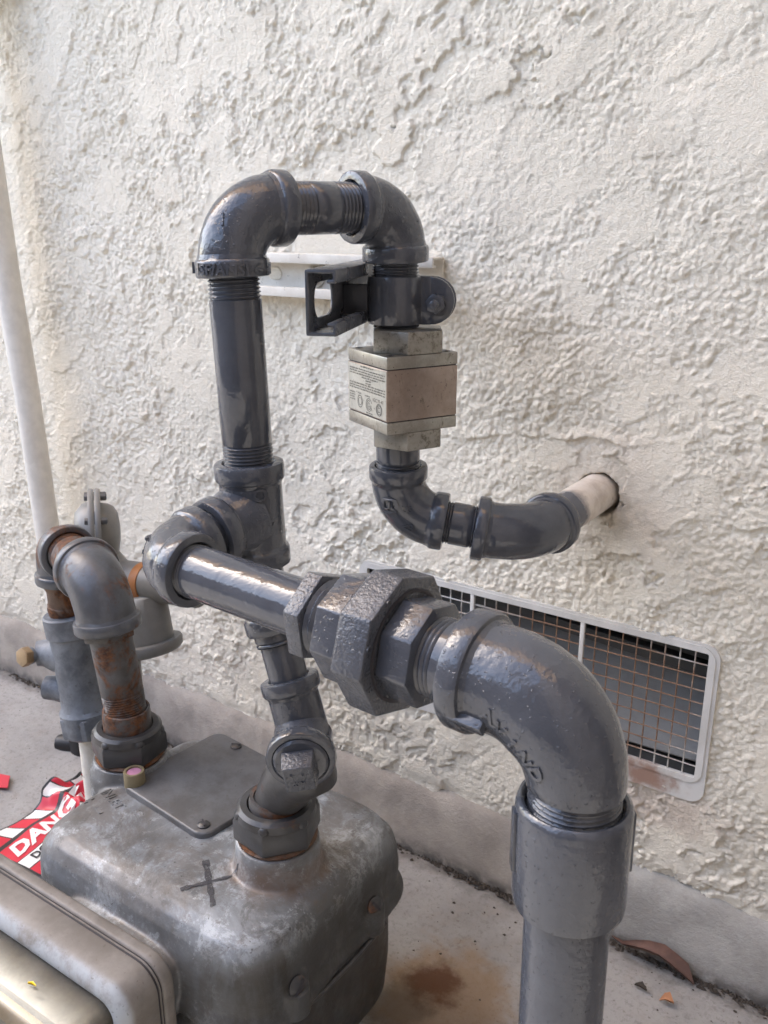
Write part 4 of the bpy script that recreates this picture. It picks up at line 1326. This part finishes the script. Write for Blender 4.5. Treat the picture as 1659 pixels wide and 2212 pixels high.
g = Geo().prism([(-.03, -.016), (.030, -.014), (.020, .010), (-.03, .018)], (-.964, -.206, .0035), (V((.9, .45, 0)).normalized(), V((-.45, .9, 0)).normalized(), vz), 0, .0012)
tag(g.build('paper_scrap', M['red'], None), 'small red paper scrap on the concrete at the left edge', 'paper scrap')

def leaf(name, pts, w, mat, label, cat='leaf', curl=.006, seed=1):
    """curled blade swept along pts with half-width list w"""
    vs, fs = [], []
    n = len(pts)
    for i, p in enumerate(pts):
        p = V(p)
        d = (V(pts[min(i + 1, n - 1)]) - V(pts[max(i - 1, 0)])).normalized()
        sd = d.cross(vz).normalized()
        for k in range(7):
            f = (k - 3) / 3
            j = mnoise.noise(V((i * .9, k * .8, seed)))
            vs.append(p + sd * w[i] * f * (1 + .25 * j) + vz * (curl * f * f * w[i] / max(w) + .0025 * j + .001))
    for i in range(n - 1):
        for k in range(6):
            a = i * 7 + k
            fs.append((a, a + 1, a + 8, a + 7))
    b = len(vs)
    vs2 = [v - vz * .0005 for v in vs]
    fs2 = [tuple(reversed([x + b for x in q])) for q in fs]
    o = Geo().add(vs + vs2, fs + fs2).build(name, mat, None, 0, 60)
    return tag(o, label, cat)
leaf('dry_leaf', [(-.214, -.0255, .012), (-.203, -.0262, .009), (-.192, -.0250, .010), (-.180, -.0250, .013), (-.166, -.0255, .014), (-.153, -.0280, .012), (-.142, -.0300, .009), (-.132, -.0325, .005)], [.0006, .002, .005, .0070, .0080, .0075, .0060, .0010], M['leaf'], 'curled red-brown dry leaf lying against the base of the wall', curl=.008)
leaf('dry_leaf', [(-.153, -.066, .003), (-.149, -.064, .005), (-.145, -.063, .005), (-.141, -.062, .003)], [.0005, .004, .0045, .0006], M['leaf2'], 'tiny orange dry leaf scrap on the concrete near the riser', curl=.004, seed=4)
leaf('dry_leaf', [(-.178, -.060, .002), (-.172, -.062, .004), (-.166, -.062, .003)], [.0008, .003, .0008], M['grit'], 'tiny dark curled leaf beside the orange leaf scrap', curl=.004, seed=6)
leaf('yellow_petal', [(-.4755, -.4735, .1836), (-.4720, -.4725, .1842), (-.4685, -.4720, .1838)], [.0003, .0010, .0003], M['yellow'], 'tiny yellow petal stuck on the meter index window', 'petal', curl=.0006, seed=3)

# grit and crumbs swept against the wall: uncountable
def grit():
    rnd = random.Random(11)
    g = Geo()
    def crumb(x, y, s):
        c = V((x, y, s * .3)); vs = []
        for k in range(6):
            a = k * math.pi / 3 + rnd.random()
            vs.append(c + V((math.cos(a) * s * rnd.uniform(.5, 1.3), math.sin(a) * s * rnd.uniform(.4, .9), -s * .3)))
        top_ = len(vs); vs.append(c + V((0, 0, s * rnd.uniform(.3, .8))))
        g.add(vs, [(k, (k + 1) % 6, top_) for k in range(6)])
    for k in range(1300):
        x = rnd.uniform(-1.2, .0)
        y = -.0175 - abs(rnd.gauss(0, .0045))
        crumb(x, y, rnd.choice((.0010, .0014, .0020, .0030, .0036)))
    for k in range(110):
        x = rnd.uniform(-.50, .02); y = -abs(rnd.gauss(.05, .06)) - .03
        crumb(x, y, rnd.choice((.0006, .0006, .0009, .0013, .002)))
    for k in range(60):
        crumb(rnd.uniform(-1.1, -.7), rnd.uniform(-.3, -.04), rnd.choice((.0008, .0012)))
    return g.build('grit', M['grit'], None, 0, 20)
grit()['kind'] = 'stuff'
